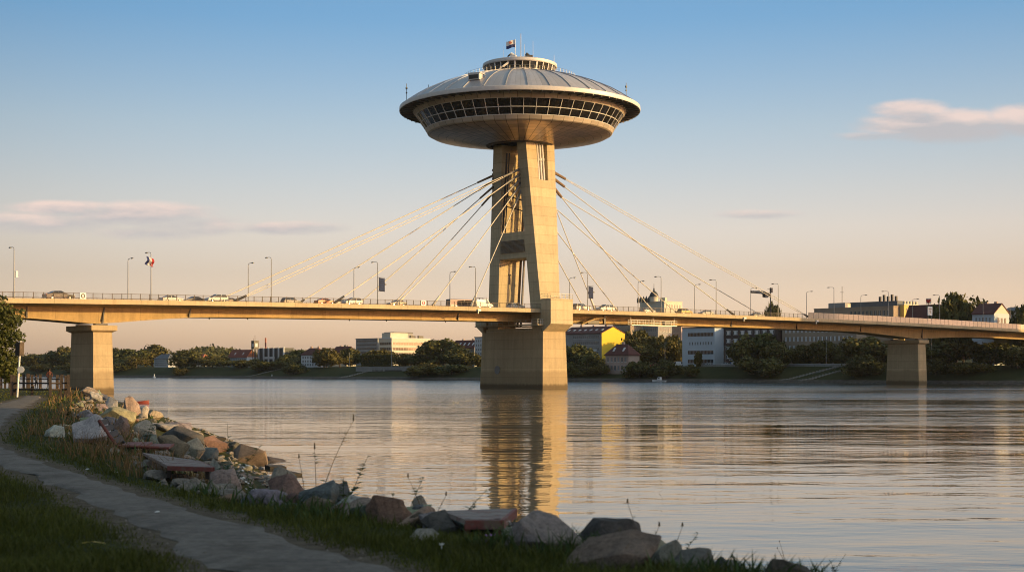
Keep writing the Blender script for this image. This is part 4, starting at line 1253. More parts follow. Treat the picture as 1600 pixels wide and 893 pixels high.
def house(name, label, pxl, pxc, pxr, off, ytop, wall, roof='flat', roofm='roof_flat', yapex=None, gable=None, group=None, chim=0, cat='building', dormer=0):
    c = far_pt(pxc, off); kL, kR = (pxl - CX) / F, (pxr - CX) / F
    L = (c.x - kL * c.y) / (-DV.x + kL * DV.y); Wd = (kR * c.y - c.x) / (NV.x - kR * NV.y)
    L = max(L, 3); Wd = max(Wd, 7.0)
    o = thing(name, label, cat, c, FANG, group)
    zt = CZ + (HY - ytop) / F * c.y - c.z
    q = MB(); q.bx(0, Wd, 0, L, -3, zt)
    wl = q.build('wall', M[wall], o)
    if gable:
        q = MB()
        q.bx(.0, Wd, -.06, .0, -3, zt); 
    za = CZ + (HY - (yapex if yapex is not None else ytop)) / F * c.y - c.z
    if roof == 'flat':
        q = MB()
        q.bx(-.15, Wd + .15, -.15, L + .15, zt + .01, zt + .45); q.build('parapet', M[roofm], o)
    elif roof == 'gable':                     # ridge along y
        q = MB(); e = .5
        rg = []
        for y in (-.25, L + .25):
            rg.append([(-e, y, zt - .35), (Wd / 2, y, za), (Wd + e, y, zt - .35), (Wd + e, y, zt - .05), (Wd / 2, y, za + .35), (-e, y, zt - .05)])
        q.loft(rg); rf = q.build('roof', M[roofm], o)
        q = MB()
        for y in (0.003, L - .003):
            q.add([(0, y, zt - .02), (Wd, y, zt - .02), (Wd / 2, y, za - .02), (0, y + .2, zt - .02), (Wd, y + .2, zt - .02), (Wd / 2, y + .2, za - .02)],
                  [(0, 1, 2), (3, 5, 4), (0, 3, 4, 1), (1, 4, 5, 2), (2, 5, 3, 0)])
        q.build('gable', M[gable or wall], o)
    else:                                      # hip
        q = MB(); e = .5; hip = min(L, Wd) * .5
        rx0, rx1 = Wd / 2, Wd / 2
        ry0, ry1 = (min(hip, L * .45), max(L - hip, L * .55))
        q.add([(-e, -e, zt - .05), (Wd + e, -e, zt - .05), (Wd + e, L + e, zt - .05), (-e, L + e, zt - .05), (Wd / 2, ry0, za), (Wd / 2, ry1, za),
               (-e, -e, zt - .3), (Wd + e, -e, zt - .3), (Wd + e, L + e, zt - .3), (-e, L + e, zt - .3)],
              [(0, 1, 4), (1, 2, 5, 4), (2, 3, 5), (3, 0, 4, 5), (6, 9, 8, 7), (0, 6, 7, 1), (1, 7, 8, 2), (2, 8, 9, 3), (3, 9, 6, 0)])
        rf = q.build('roof', M[roofm], o)
    if chim and roof != 'flat':
        for k in range(chim):
            y = L * (k + .6) / (chim + .3); q = MB(); q.bx(Wd * .55, Wd * .55 + .9, y, y + 1.1, (zt + za) / 2 - .3, za + 1.0); q.build('chimney', M['wall_pink'], rf)
    if dormer:
        for k in range(dormer):
            y = L * (k + .7) / (dormer + .4); sl_ = (za - zt) / (Wd / 2)
            q = MB(); x = Wd * .2
            q.hexa([(x - .6, y - .5, zt + sl_ * (x - .6) + .1), (x + .6, y - .5, zt + sl_ * (x + .6) + .1), (x + .6, y + .5, zt + sl_ * (x + .6) + .1), (x - .6, y + .5, zt + sl_ * (x - .6) + .1),
                    (x - .6, y - .5, zt + sl_ * (x - .6) + .5), (x + .6, y - .5, zt + sl_ * (x + .6) + .5), (x + .6, y + .5, zt + sl_ * (x + .6) + .5), (x - .6, y + .5, zt + sl_ * (x - .6) + .5)])
            q.build('skylight', M['panel_white'], rf)
    o['_'] = 0; del o['_']
    return o, L, Wd, zt, za

def bands(o, L, Wd, zt, n, z0, fill, glass_h, gl=True, colsr=12, colsg=10):
    dz_ = (zt - z0) / n
    for k in range(n):
        z = z0 + dz_ * (k + .5)
        if gl:
            grid_windows(o, 'r', 1.0, L - 1.0, 1, colsr, .92, 1.0, z - dz_ * glass_h / 2, z + dz_ * glass_h / 2, 'house_glass', None)
            grid_windows(o, 'g', 1.0, Wd - 1.0, 1, colsg, .92, 1.0, z - dz_ * glass_h / 2, z + dz_ * glass_h / 2, 'house_glass', None)

# far left to right
o, L, Wd, zt, za = house('long_house', 'long low pale house with a grey hipped roof among trees, right of the left pier', 241, 263, 269, 42, 560, 'wall_white', 'hip', 'roof_slate', 552.5)
grid_windows(o, 'r', 1, L - 1, 3, 14, .7, .45, 1, zt - .6)
o, L, Wd, zt, za = house('cottage', 'small cottage with a bright red roof peeking over the trees', 303, 317, 323, 70, 560, 'wall_cream', 'hip', 'roof_orange', 552.5)
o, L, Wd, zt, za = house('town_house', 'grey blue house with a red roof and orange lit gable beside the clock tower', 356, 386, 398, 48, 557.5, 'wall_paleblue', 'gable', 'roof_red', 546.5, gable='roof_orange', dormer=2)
grid_windows(o, 'r', 1, L - 1, 3, 8, .45, .55, 1, zt - .6)
o, L, Wd, zt, za = house('glass_block', 'dark glass block with white pillars standing behind the bank trees', 405, 444, 446, 62, 544, 'copper_dark', 'flat', 'roof_flat')
for k in range(6):
    q = MB(); y = L * k / 5; q.bx(-.7, -.02, y - .45, y + .45, 1.0, zt + 1.0); q.build('pillar', M['panel_white'], o)
q = MB(); q.bx(-.6, -.03, L * .37, L * .82, zt * .42, zt * .42 + 1.4); q.build('balcony', M['panel_white'], o)
grid_windows(o, 'r', .6, L - .6, 6, 5, .78, .9, zt * .45, zt - .4, 'copper_dark', None)
p = far_pt(398.5, 52)
o = thing('clock_tower', 'slim lattice tower with a boxed white faced clock, left of the glass block', 'tower', p, FANG)
zc = CZ + (HY - 538.5) / F * p.y - p.z
q = MB()
for x in (-1, 1):
    for y in (-1, 1): q.tube([(x, y, -1), (x, y, zc - 2.2)], .22, 5)
q.build('leg', M['dark_metal'], o)
q = MB(); q.bx(-1.8, 1.8, -1.5, 1.5, zc - 2.6, zc + 2.6); q.build('clock_box', M['dark_metal'], o)
q = MB(); q.bx(-.9, .9, -1.62, -1.52, zc - 1.3, zc + 1.1); q.bx(-1.95, -1.82, -1.2, .2, zc - 1.2, zc + .8); q.build('clock_face', M['panel_white'], o)
q = MB(); q.tube([(0, 0, zc + 2.6), (0, 0, zc + 6)], .12, 5); q.tube([(-.8, .5, zc + 2.6), (-.8, .5, zc + 4)], .1, 5); q.build('finial', M['dark_metal'], o)
p = far_pt(415, 90)
o = thing('radio_mast', 'thin red and white mast behind the glass block', 'mast', p, 0)
zc = CZ + (HY - 527.5) / F * p.y - p.z
for k in range(6):
    q = MB(); q.tube([(0, 0, zc * k / 6), (0, 0, zc * (k + 1) / 6)], .55, 5); q.build('mast_section', M['roof_orange'] if k % 2 else M['roof_darkred'], o)
o, L, Wd, zt, za = house('white_villa', 'white three storey villa with a dark red hipped roof and tall windows', 470.5, 496, 503, 34, 553.5, 'wall_white', 'hip', 'roof_darkred', 543, chim=2)
grid_windows(o, 'r', .8, L - .8, 3, 6, .42, .6, .3, zt - .7)
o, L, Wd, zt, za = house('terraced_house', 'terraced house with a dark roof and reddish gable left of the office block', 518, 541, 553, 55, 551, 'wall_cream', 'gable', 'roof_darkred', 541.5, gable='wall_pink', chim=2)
grid_windows(o, 'r', .8, L - .8, 2, 7, .42, .5, zt - 7, zt - .7)
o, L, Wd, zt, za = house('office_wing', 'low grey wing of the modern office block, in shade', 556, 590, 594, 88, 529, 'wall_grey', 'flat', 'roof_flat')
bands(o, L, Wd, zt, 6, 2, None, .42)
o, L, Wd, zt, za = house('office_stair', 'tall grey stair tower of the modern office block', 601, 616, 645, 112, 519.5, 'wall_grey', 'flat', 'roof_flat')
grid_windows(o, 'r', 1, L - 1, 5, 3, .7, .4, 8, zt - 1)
o, L, Wd, zt, za = house('office_block', 'modern white office block with long window bands lit by the sun', 592, 612, 672, 80, 528.5, 'wall_cream', 'flat', 'panel_white')
dz_ = (zt + .5) / 8
for k in range(8):
    z = zt - 2.9 - 3.1 * k
    if z < 1: break
    grid_windows(o, 'g', 1.0, Wd - .8, 1, 14, .86, 1, z - .75, z + .75, 'dark_glass', None)
    grid_windows(o, 'r', .8, L - .8, 1, 5, .86, 1, z - .75, z + .75, 'dark_glass', None)
q = MB(); q.bx(1.5, Wd * .5, 3, L - 1, zt + .45, zt + 3.4); ph = q.build('penthouse', M['wall_cream'], o)
for k in range(6):
    q = MB(); q.box((Wd * (.55 + .07 * k), 2 + k % 3, zt + 1.2), (1.2, 1.2, 1.5)); q.build('roof_unit', M['dark_metal'], o)
# concrete boat house built into the bank
c0, c1 = far_pt(653, 17), far_pt(556, 17)
o = thing('boat_house', 'long low concrete boat house with a dark opening set into the bank', 'building', (c0.x, c0.y, 1.6), FANG)
L = (c1 - c0).length
q = MB(); q.bx(0, 9, 0, L, -1, 4.4); q.build('wall', M['old_concrete'], o)
q = MB(); q.bx(-.25, 9.2, -.3, L + .3, 4.41, 4.9); q.build('roof', M['old_concrete'], o)
q = MB(); q.bx(-.05, .4, L * .25, L * .52, .9, 3.1); q.build('opening', M['soffit_dark'], o)
for k in range(9):
    y = L * .55 + k * L * .18 / 9; q = MB(); q.bx(-.08, .3, y, y + .55, .9, 3.1); q.build('shutter', M['soffit_dark'], o)
q = MB(); q.bx(-3.2, -.1, -2, L + 12, -.6, .15); q.build('landing_apron', M['old_concrete'], o)
o, L, Wd, zt, za = house('tenement', 'tenement with a long dark red roof and skylights, left of the tower pier', 705, 741, 744, 62, 542.5, 'wall_tan', 'gable', 'roof_darkred', 531.5, chim=2, dormer=5)
grid_windows(o, 'r', 1, L - 1, 4, 9, .42, .5, 1, zt - .6)
o, L, Wd, zt, za = house('white_tenement', 'tall narrow white building close against the left of the tower pier', 741.5, 758, 764, 46, 527, 'wall_white', 'flat', 'roof_flat')
grid_windows(o, 'r', .8, L - .8, 6, 4, .42, .5, 1, zt - .6)
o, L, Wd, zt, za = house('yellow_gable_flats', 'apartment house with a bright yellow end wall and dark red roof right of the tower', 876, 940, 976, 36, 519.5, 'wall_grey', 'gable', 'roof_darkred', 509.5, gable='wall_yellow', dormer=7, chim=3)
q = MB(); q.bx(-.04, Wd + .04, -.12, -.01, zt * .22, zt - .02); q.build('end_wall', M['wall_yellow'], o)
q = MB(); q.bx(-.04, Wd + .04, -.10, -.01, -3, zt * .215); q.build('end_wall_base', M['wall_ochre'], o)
grid_windows(o, 'r', 1.5, L - 8, 5, 13, .5, .5, 1, zt - .5, 'house_glass', 'panel_white')
grid_windows(o, 'g', Wd * .80, Wd * .92, 2, 1, .5, .3, zt * .42, zt * .95, 'dark_glass', None, proud=.16)
for k in range(4):
    q = MB(); q.bx(-1.0, -.02, 3 + k * 7, 5.4 + k * 7, zt * .45, zt * .45 + 1.0); q.build('balcony', M['panel_white'], o)
o, L, Wd, zt, za = house('gatehouse', 'low pinkish house with a dark red hipped roof below the yellow end wall', 946, 982, 994, 14, 553.5, 'wall_pink', 'hip', 'roof_darkred', 537, chim=1, dormer=2)
grid_windows(o, 'r', .7, L - .7, 2, 6, .42, .55, .6, zt - .4)
for (i_, (pl_, pc_, pr_, of_, yt_, wm)) in enumerate([(958, 985, 1003, 120, 500, 'wall_tan'), (1004, 1028, 1050, 130, 497, 'wall_grey'), (1050, 1064, 1090, 150, 500, 'wall_pink')]):
    o, L, Wd, zt, za = house('hill_house', ['tan house seen under the bridge right of the yellow end wall', 'grey house half hidden by trees under the bridge', 'pinkish sunlit house under the bridge left of the white office slab'][i_], pl_, pc_, pr_, of_, yt_, wm, 'flat', 'roof_flat')
    grid_windows(o, 'r', 1, L - 1, 6, 6, .45, .5, 1, zt - .5); grid_windows(o, 'g', 1, Wd - 1, 6, 4, .45, .5, 1, zt - .5)
o, L, Wd, zt, za = house('pale_office_slab', 'pale blue white five storey office slab under the bridge', 1066, 1116.5, 1119, 30, 512, 'wall_paleblue', 'flat', 'roof_flat')
for k in range(5):
    z = zt - 2.6 - k * 3.75
    if z < 0: break
    if k == 1: grid_windows(o, 'r', 1, L * .8, 1, 9, .30, 1, z - .6, z + .6, 'house_glass', None)
    else: grid_windows(o, 'r', .6, L * .82, 1, 18, .78, 1, z - .75, z + .75, 'dark_glass', None)
o, L, Wd, zt, za = house('brown_office_block', 'dark brown block with rows of white window groups under the bridge', 1119.5, 1214, 1219, 36, 511, 'wall_brown', 'flat', 'roof_flat')
grid_windows(o, 'r', .8, L - .8, 5, 8, .66, .52, -1, zt - .2, 'panel_white', None)
grid_windows(o, 'r', .8, L - .8, 5, 16, .22, .42, -1, zt - .2, 'house_glass', None, proud=.10)
o, L, Wd, zt, za = house('tan_apartment_row', 'long tan apartment row with white framed windows under the right of the bridge', 1222, 1338, 1346, 38, 506, 'wall_tan', 'flat', 'roof_flat')
grid_windows(o, 'r', 1, L - 1, 4, 17, .55, .52, 2, zt - .2, 'panel_white', None)
grid_windows(o, 'r', 1, L - 1, 4, 34, .2, .44, 2, zt - .2, 'house_glass', None, proud=.10)
# domed church above the deck
o, L, Wd, zt, za = house('domed_church', 'church with a dark dome and spire showing above the bridge deck', 1000, 1038, 1066, 230, 471, 'wall_cream', 'flat', 'wall_cream')
grid_windows(o, 'g', 1, Wd - 1, 1, 6, .35, .5, zt - 5, zt - .6)
cx_, cy_ = Wd * .05, L * .46
q = MB(); q.lathe([(2.7, zt), (2.7, zt + 2.6), (3.0, zt + 2.75), (3.0, zt + 3.1), (2.6, zt + 3.2)], 20, c=(cx_, cy_)); q.build('drum', M['wall_cream'], o, 35)
q = MB(); q.lathe([(2.75, zt + 3.1), (2.8, zt + 3.9), (2.5, zt + 5.0), (1.8, zt + 6.1), (.9, zt + 6.8), (.45, zt + 7.2), (.45, zt + 8.4), (.18, zt + 8.8), (.1, zt + 11.5), (0, zt + 11.5)], 20, c=(cx_, cy_)); q.build('dome', M['copper_dark'], o, 50)
for k in range(5):
    q = MB(); q.lathe([(.9, zt), (.9, zt + 2.2), (0, zt + 4.2)], 8, c=(-.5 + k * .4, L * .6 + k * 2.6)); q.build('pinnacle', M['copper_dark'], o)
for y in (L * .2, L * .3):
    q = MB(); q.box((Wd * .3, y, zt + 1.4), (2, 2, 2.8)); q.build('turret', M['wall_cream'], o)
# flat roofs and houses above the right part of the deck
o, L, Wd, zt, za = house('roof_pavilion', 'grey boxy roof block with an aerial, right of the longest cables', 1296, 1320, 1342, 190, 474, 'wall_cream', 'flat', 'roof_flat')
q = MB(); q.bx(-.4, 2, -.4, L + .4, zt - 3.2, zt + .3); q.build('fascia', M['wall_grey'], o)
q = MB(); q.tube([(2, 3, zt), (2, 3, zt + 9)], .15, 5); q.tube([(.5, 3, zt + 6), (3.5, 3, zt + 6)], .1, 5); q.build('aerial', M['dark_metal'], o)
o, L, Wd, zt, za = house('long_tan_block', 'long tan block with a flat roof seen over the screen panels', 1272, 1396, 1412, 105, 479, 'wall_tan', 'flat', 'wall_tan')
grid_windows(o, 'r', L * .04, L * .55, 1, 10, .5, .55, zt - 4.5, zt - .6)
o, L, Wd, zt, za = house('dark_flat_roof', 'dark flat roofed block with chimneys behind the long tan block', 1329, 1402, 1409, 165, 471, 'roof_slate', 'flat', 'roof_slate')
for k in range(5):
    q = MB(); q.box((3, 2.5 + k * 2.2, zt + 1.6), (1.0, 1.0, 2.6 + (k % 2) * 1.6)); q.build('chimney', M['dark_metal'], o)
o, L, Wd, zt, za = house('yellow_house', 'yellow house with a decorated attic above the bridge screens', 1410, 1412.5, 1435, 110, 476, 'wall_ochre', 'flat', 'wall_cream')
for x in np.linspace(1, Wd - 1, 5):
    q = MB(); q.box((x, .5, zt + .9), (.9, .9, 1.5)); q.build('attic_urn', M['wall_cream'], o)
grid_windows(o, 'g', 1, Wd - 1, 2, 3, .4, .5, zt - 8, zt - .6)
o, L, Wd, zt, za = house('steep_roof_house', 'house with a steep dark red roof left of the big round tree', 1414, 1462, 1470, 80, 498, 'wall_tan', 'gable', 'roof_darkred', 476)
p = far_pt(1450.5, 95)
o = thing('rooftop_sign', 'small red heart shaped sign on a pole above the steep red roof', 'sign', p, FANG)
zc = CZ + (HY - 470) / F * p.y - p.z
q = MB(); q.tube([(0, 0, 0), (0, 0, zc - 1)], .12, 5); q.build('pole', M['dark_metal'], o)
q = MB(); ring = []
for k in range(24):
    t_ = 2 * PI * k / 24; ring.append((1.0 * math.sin(t_) ** 3, .8 * (.8125 * math.cos(t_) - .3125 * math.cos(2 * t_) - .125 * math.cos(3 * t_) - .0625 * math.cos(4 * t_)) * 1.2))
q.loft([[(-.12, -y, zc + z) for y, z in ring], [(.12, -y, zc + z) for y, z in ring]]); q.build('heart', M['cloth_red'], o)
q = MB(); q.box((.25, 0, zc), (.1, 2.5, 2.3)); q.build('board', M['cloth_white'], o)
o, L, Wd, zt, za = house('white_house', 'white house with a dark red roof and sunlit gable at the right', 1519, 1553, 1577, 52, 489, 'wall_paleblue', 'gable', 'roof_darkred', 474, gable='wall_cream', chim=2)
grid_windows(o, 'g', 2, Wd - 2, 2, 3, .5, .5, zt - 9, zt - .6, 'dark_glass', 'white_paint'); grid_windows(o, 'r', 1, L - 1, 2, 5, .4, .5, zt - 8, zt - .6)
o, L, Wd, zt, za = house('grey_house', 'plain grey house at the right edge above the deck', 1570, 1592, 1606, 75, 484, 'wall_grey', 'gable', 'roof_slate', 480.5)
grid_windows(o, 'r', 1, L - 1, 2, 4, .4, .5, zt - 8, zt - .6); grid_windows(o, 'g', 1, Wd - 1, 2, 3, .4, .5, zt - 8, zt - .6)
o, L, Wd, zt, za = house('hillside_villa', 'small white villa with columns under the bridge at the far right', 1585, 1600, 1622, 34, 548, 'wall_white', 'hip', 'roof_slate', 541)
grid_windows(o, 'r', .7, L - .7, 1, 4, .45, .5, 1, zt - .5)
# two made-up slabs, unseen beyond the right edge, added to shade the bridge end
for (x_, y_, w_, d_, h_, lab) in ((300, 381, 18, 72, 72, 'unseen tall slab added beyond the right edge to shade the bridge end'), (402, 417, 18, 34, 82, 'second unseen tall slab added further right to shade the bridge end')):
    o = thing('shade_slab', lab, 'building', (x_, y_, 6), FANG)
    q = MB(); q.bx(0, d_, -w_ / 2, w_ / 2, -8, h_); q.build('wall', M['wall_grey'], o)
    grid_windows(o, 'r', -w_ / 2 + 1, w_ / 2 - 1, 10, 5, .6, .5, 2, h_ - 2, 'house_glass', None)
# promenade parapet, stairs and lamps on the bank
for (pa, pb, lab) in ((1226, 1322, 'pale parapet wall along the promenade under the right of the bridge'), (1088, 1156, 'low kerb wall of the riverside car park'), (925, 990, 'white railing wall below the pinkish house')):
    c0, c1 = far_pt(pb, 27), far_pt(pa, 27)
    o = thing('parapet_wall', lab, 'wall', c0, FANG); L = (c1 - c0).length
    q = MB(); q.bx(-.2, .2, 0, L, -1, .95); q.build('wall', M['old_concrete'], o)
    q = MB(); q.bx(-.3, .3, -.1, L + .1, .955, 1.1); q.build('coping', M['wall_white'], o)
def bank_stair(px0, label):
    c = far_pt(px0, 5); o = thing('bank_stairs', label, 'stairs', (c.x, c.y, 0), FANG, 'stairs down the far bank')
    q = MB()
    for k in range(18):
        d = k * 1.15; z = float(np.interp(5 + d, PROF_D, PROF_H)); y = -.6 * d
        q.box((d, y, z - .05), (1.2, 1.6, .5))
    q.build('steps', M['old_concrete'], o); return o
bank_stair(1222, 'left of the two pale stairs climbing the right bank'); bank_stair(1252, 'right of the two pale stairs climbing the right bank')
bank_stair(385, 'pale slipway stair on the far left bank below the glass block'); bank_stair(533, 'pale ramp stair left of the boat house')
GQ = 'quay lamps on the far bank'
QL = [(546, 550, 28, 'quay lamp above the grass slope left of the boat house'), (612, 543, 24, 'tall quay mast in front of the white office block'), (741, 546, 30, 'quay lamp left of the tower pier'),
      (962, 540, 30, 'quay lamp by the pinkish house'), (1039, 535, 30, 'quay lamp among the dark trees left of the pale office slab'), (1133, 540, 30, 'left quay lamp in front of the brown block'),
      (1143.5, 531, 28, 'right quay lamp in front of the brown block'), (1291, 532, 28, 'quay lamp in front of the tan apartment row'), (1455, 528, 28, 'quay lamp just right of the right pier')]
pl_ = None
for px, yt, off, lab in QL:
    p = far_pt(px, off); h = CZ + (HY - yt) / F * p.y - p.z
    if pl_ is None:
        pl_ = thing('quay_lamp', lab, 'street lamp', p, 0, GQ)
        q = MB(); q.tube([(0, 0, 0), (0, 0, 10)], [.16, .09], 6); q.build('pole', M['pole_metal'], pl_)
        q = MB(); q.box((.45, 0, 10.02), (1.2, .3, .14)); q.build('lamp_head', M['pole_metal'], pl_); pl_.scale = (1, 1, h / 10)
    else:
        dup(pl_, p, label=lab, scale=(1.5 if px == 612 else 1, 1.5 if px == 612 else 1, h / 10))
GP = 'vehicles parked on the far bank'
for px, off, st, c, lab in ((1059, 30, 'van', (.75, .75, .75), 'white van parked left of the pale office slab'), (1096, 29, 'sedan', (.6, .6, .6), 'silver car parked below the pale office slab'),
                            (1108, 29, 'sedan', (.7, .7, .7), 'white car parked right of the silver one below the office slab'), (1133, 29, 'suv', (.72, .72, .72), 'white car parked under the left quay lamp by the brown block'),
                            (1024, 30, 'sedan', (.35, .06, .05), 'red car half hidden by bank shrubs right of the pinkish house'), (738, 31, 'suv', (.6, .62, .62), 'pale car parked left of the tower pier')):
    o = make_car('van' if st == 'van' else 'car', lab, c, st, GP); o.location = far_pt(px, off); o.rotation_euler = (0, 0, FANG + PI / 2)
p = far_pt(1148, 29); o = thing('blue_kiosk', 'small blue and white kiosk right of the quay lamps', 'kiosk', p, FANG)
q = MB(); q.bx(-1.2, 1.2, -1.4, 1.4, 0, 2.6); q.build('body', M['cloth_blue'], o); q = MB(); q.bx(-1.25, -1.19, -.8, .8, 1.1, 2.2); q.build('hatch', M['panel_white'], o); q = MB(); q.bx(-1.5, 1.5, -1.7, 1.7, 2.6, 2.85); q.build('roof', M['panel_white'], o)
p = far_pt(316, 30); o = thing('garden_parasol', 'cream parasol on the promenade left of the grey blue house', 'parasol', p)
q = MB(); q.lathe([(0, 4.2), (3.4, 2.8), (3.3, 2.7), (0, 4.0)], 10); q.build('canopy', M['wall_cream'], o); q = MB(); q.tube([(0, 0, 0), (0, 0, 4.1)], .08, 5); q.build('pole', M['pole_metal'], o)

# boats and buoys
def boat(name, label, loc, rz, L, m, cabin=True):
    o = thing(name, label, 'boat', loc, rz)
    q = MB(); rg = []
    for f in np.linspace(0, 1, 9):
        wd = L * .17 * (1 - max(0, (f - .45) / .55) ** 2) + .02; zb = -.2 + .35 * max(0, f - .6); zt_ = .55 + .35 * f * f
        rg.append([(L * (f - .5), -wd, zt_), (L * (f - .5), -wd * .7, zb), (L * (f - .5), wd * .7, zb), (L * (f - .5), wd, zt_)])
    q.loft(rg); q.build('hull', M[m], o)
    q = MB(); q.loft([[(L * (f - .5), -L * .155 * (1 - max(0, (f - .45) / .55) ** 2), .5 + .35 * f * f), (L * (f - .5), L * .155 * (1 - max(0, (f - .45) / .55) ** 2), .5 + .35 * f * f)] for f in np.linspace(.03, .95, 8)], closed=False, cap=False)
    q.build('inside', M['soffit_dark'], o)
    if cabin:
        q = MB(); q.hexa([(-.9, -.6, .7), (.8, -.6, .8), (.8, .6, .8), (-.9, .6, .7), (-.8, -.5, 1.9), (.3, -.5, 1.9), (.3, .5, 1.9), (-.8, .5, 1.9)]); q.build('cabin', M['panel_white'], o)
        q = MB(); q.box((-.2, -.56, 1.5), (.7, .05, .4)); q.box((-.2, .56, 1.5), (.7, .05, .4)); q.build('window', M['car_glass'], o)
    else:
        for x in (-.2, .15):
            q = MB(); q.box((L * x, 0, .5), (.3, L * .27, .06)); q.build('thwart', M['bark'], o)
    return o
paint('boat_red', (.27, .05, .03), .5); paint('boat_white', (.75, .75, .75), .4)
boat('motor_boat', 'small white motor boat off the far bank right of the tower', (zpt(1030, 0, 575).x, 575, 0), 2.4, 7.0, 'boat_white')
boat('rowing_boat', 'red rowing boat lying behind the sunlit rocks near the left pier', (zpt(219, 0, 205).x, 205, .02), .05, 2.6, 'boat_red', False).scale = (1, 1, .55)
for px, Z, lab in ((241, 860, 'small white buoy below the long low pale house'), (425, 790, 'small white buoy below the dark glass block'), (1010, 610, 'small white buoy left of the motor boat')):
    o = thing('buoy', lab, 'buoy', ((px - CX) / F * Z, Z, 0)); q = MB(); q.lathe([(0, -.3), (.8, -.2), (.9, .4), (.3, .9), (.2, 2.2), (0, 2.3)], 12); q.build('float', M['panel_white'], o, 50)
# ------------------------------------------------------------------ trees
def leaf_mesh(name, blobs, n, size, seed, mat, shell=.55, core=0.0):
    """many small leaf-cluster faces spread through the volume of several uneven lobes (unit crown)"""
    g = np.random.default_rng(seed)
    vol = np.array([b[3] ** 2 for b in blobs]); pk = g.choice(len(blobs), n, p=vol / vol.sum())
    B = np.array(blobs)[pk]
    d = g.normal(size=(n, 3)); d /= np.linalg.norm(d, axis=1, keepdims=True)
    lump = 1 + .16 * np.sin(d[:, 0] * 7 + pk) * np.cos(d[:, 1] * 6 - pk) + .13 * np.sin(d[:, 2] * 9 + pk * 2)
    r = (shell + (1.04 - shell) * g.random(n) ** .6) * lump
    c = B[:, :3] + d * (B[:, 3] * r)[:, None] * np.array([1, 1, .86])
    # leaf quads turned mostly outward with scatter
    nrm = d + g.normal(size=(n, 3)) * .75; nrm /= np.linalg.norm(nrm, axis=1, keepdims=True)
    t1 = np.cross(nrm, g.normal(size=(n, 3))); t1 /= np.linalg.norm(t1, axis=1, keepdims=True)
    t2 = np.cross(nrm, t1)
    s = size * (.55 + .9 * g.random(n))[:, None]
    q = np.stack([c - t1 * s - t2 * s * .55, c + t1 * s * .3 - t2 * s * .7, c + t1 * s + t2 * s * .4, c - t1 * s * .4 + t2 * s * .75], 1).reshape(-1, 3)
    me = mesh_np(name, q, np.arange(4 * n).reshape(-1, 4), False)
    me.materials.append(M[mat])
    return me
def lobes(seed, kind):
    g = np.random.default_rng(seed); L = []
    if kind == 'round':
        L.append((0, 0, .62, .42))
        for k in range(5):
            t_ = 2 * PI * k / 5 + g.random(); L.append((.30 * math.cos(t_), .30 * math.sin(t_), .26 + .1 * g.random(), .2 + .06 * g.random()))
        for k in range(9):
            t_ = 2 * PI * k / 9 + g.random() * .6; rr = .34 + .2 * g.random()
            L.append((rr * math.cos(t_), rr * math.sin(t_), .42 + .40 * g.random(), .24 + .14 * g.random()))
        for k in range(3): L.append((g.normal() * .14, g.normal() * .14, .84 + .06 * g.random(), .2))
    elif kind == 'tall':
        for k in range(10):
            z = .2 + .7 * k / 9; rr = .26 * math.sin(PI * (.15 + .8 * k / 10)) + .06; t_ = k * 2.4
            L.append((rr * math.cos(t_) * .8, rr * math.sin(t_) * .8, z, .2 + .13 * math.sin(PI * k / 9)))
    elif kind == 'spread':
        for k in range(13):
            t_ = 2 * PI * k / 13 + g.random(); rr = .2 + .5 * g.random()
            L.append((rr * math.cos(t_), rr * math.sin(t_), .5 + .3 * g.random() * (1 - rr), .2 + .13 * g.random()))
    else:                                       # bush, leaves down to the ground
        for k in range(11):
            t_ = 2 * PI * k / 11 + g.random(); rr = .15 + .5 * g.random()
            L.append((rr * math.cos(t_), rr * math.sin(t_), .25 + .45 * g.random() * (1.1 - rr), .25 + .14 * g.random()))
    return L
CROWN = {}
for kind, nvar in (('round', 4), ('tall', 2), ('spread', 3), ('bush', 3)):
    for v_ in range(nvar):
        CROWN[(kind, v_)] = leaf_mesh('crown', lobes(31 * v_ + len(kind), kind), 3200, .050, v_ + 5, 'leaf')
q = MB(); q.tube([(0, 0, -.12), (0, 0, .06), (.01, 0, .3), (.0, .01, .62)], [.045, .034, .028, .012], 7)
for k in range(5):
    t_ = k * 1.3; q.tube([(.0, 0, .22 + .06 * k), (.16 * math.cos(t_), .16 * math.sin(t_), .42 + .06 * k), (.3 * math.cos(t_), .3 * math.sin(t_), .56 + .05 * k)], [.018, .012, .005], 5)
tm = q.build('trunk', M['bark'], None, 60); TRUNK = tm.data; bpy.data.objects.remove(tm)
def tree(label, kind, var, loc, h, wdt, rz=0, group=None, cat=None):
    o = thing('shrub' if kind == 'bush' else 'tree', label, cat or ('shrub' if kind == 'bush' else 'tree'), loc, rz, group)
    o.scale = (wdt, wdt, h)
    link('trunk', TRUNK, None, o); link('crown', CROWN[(kind, var)], None, o)
    return o
GT = 'trees along the far bank'
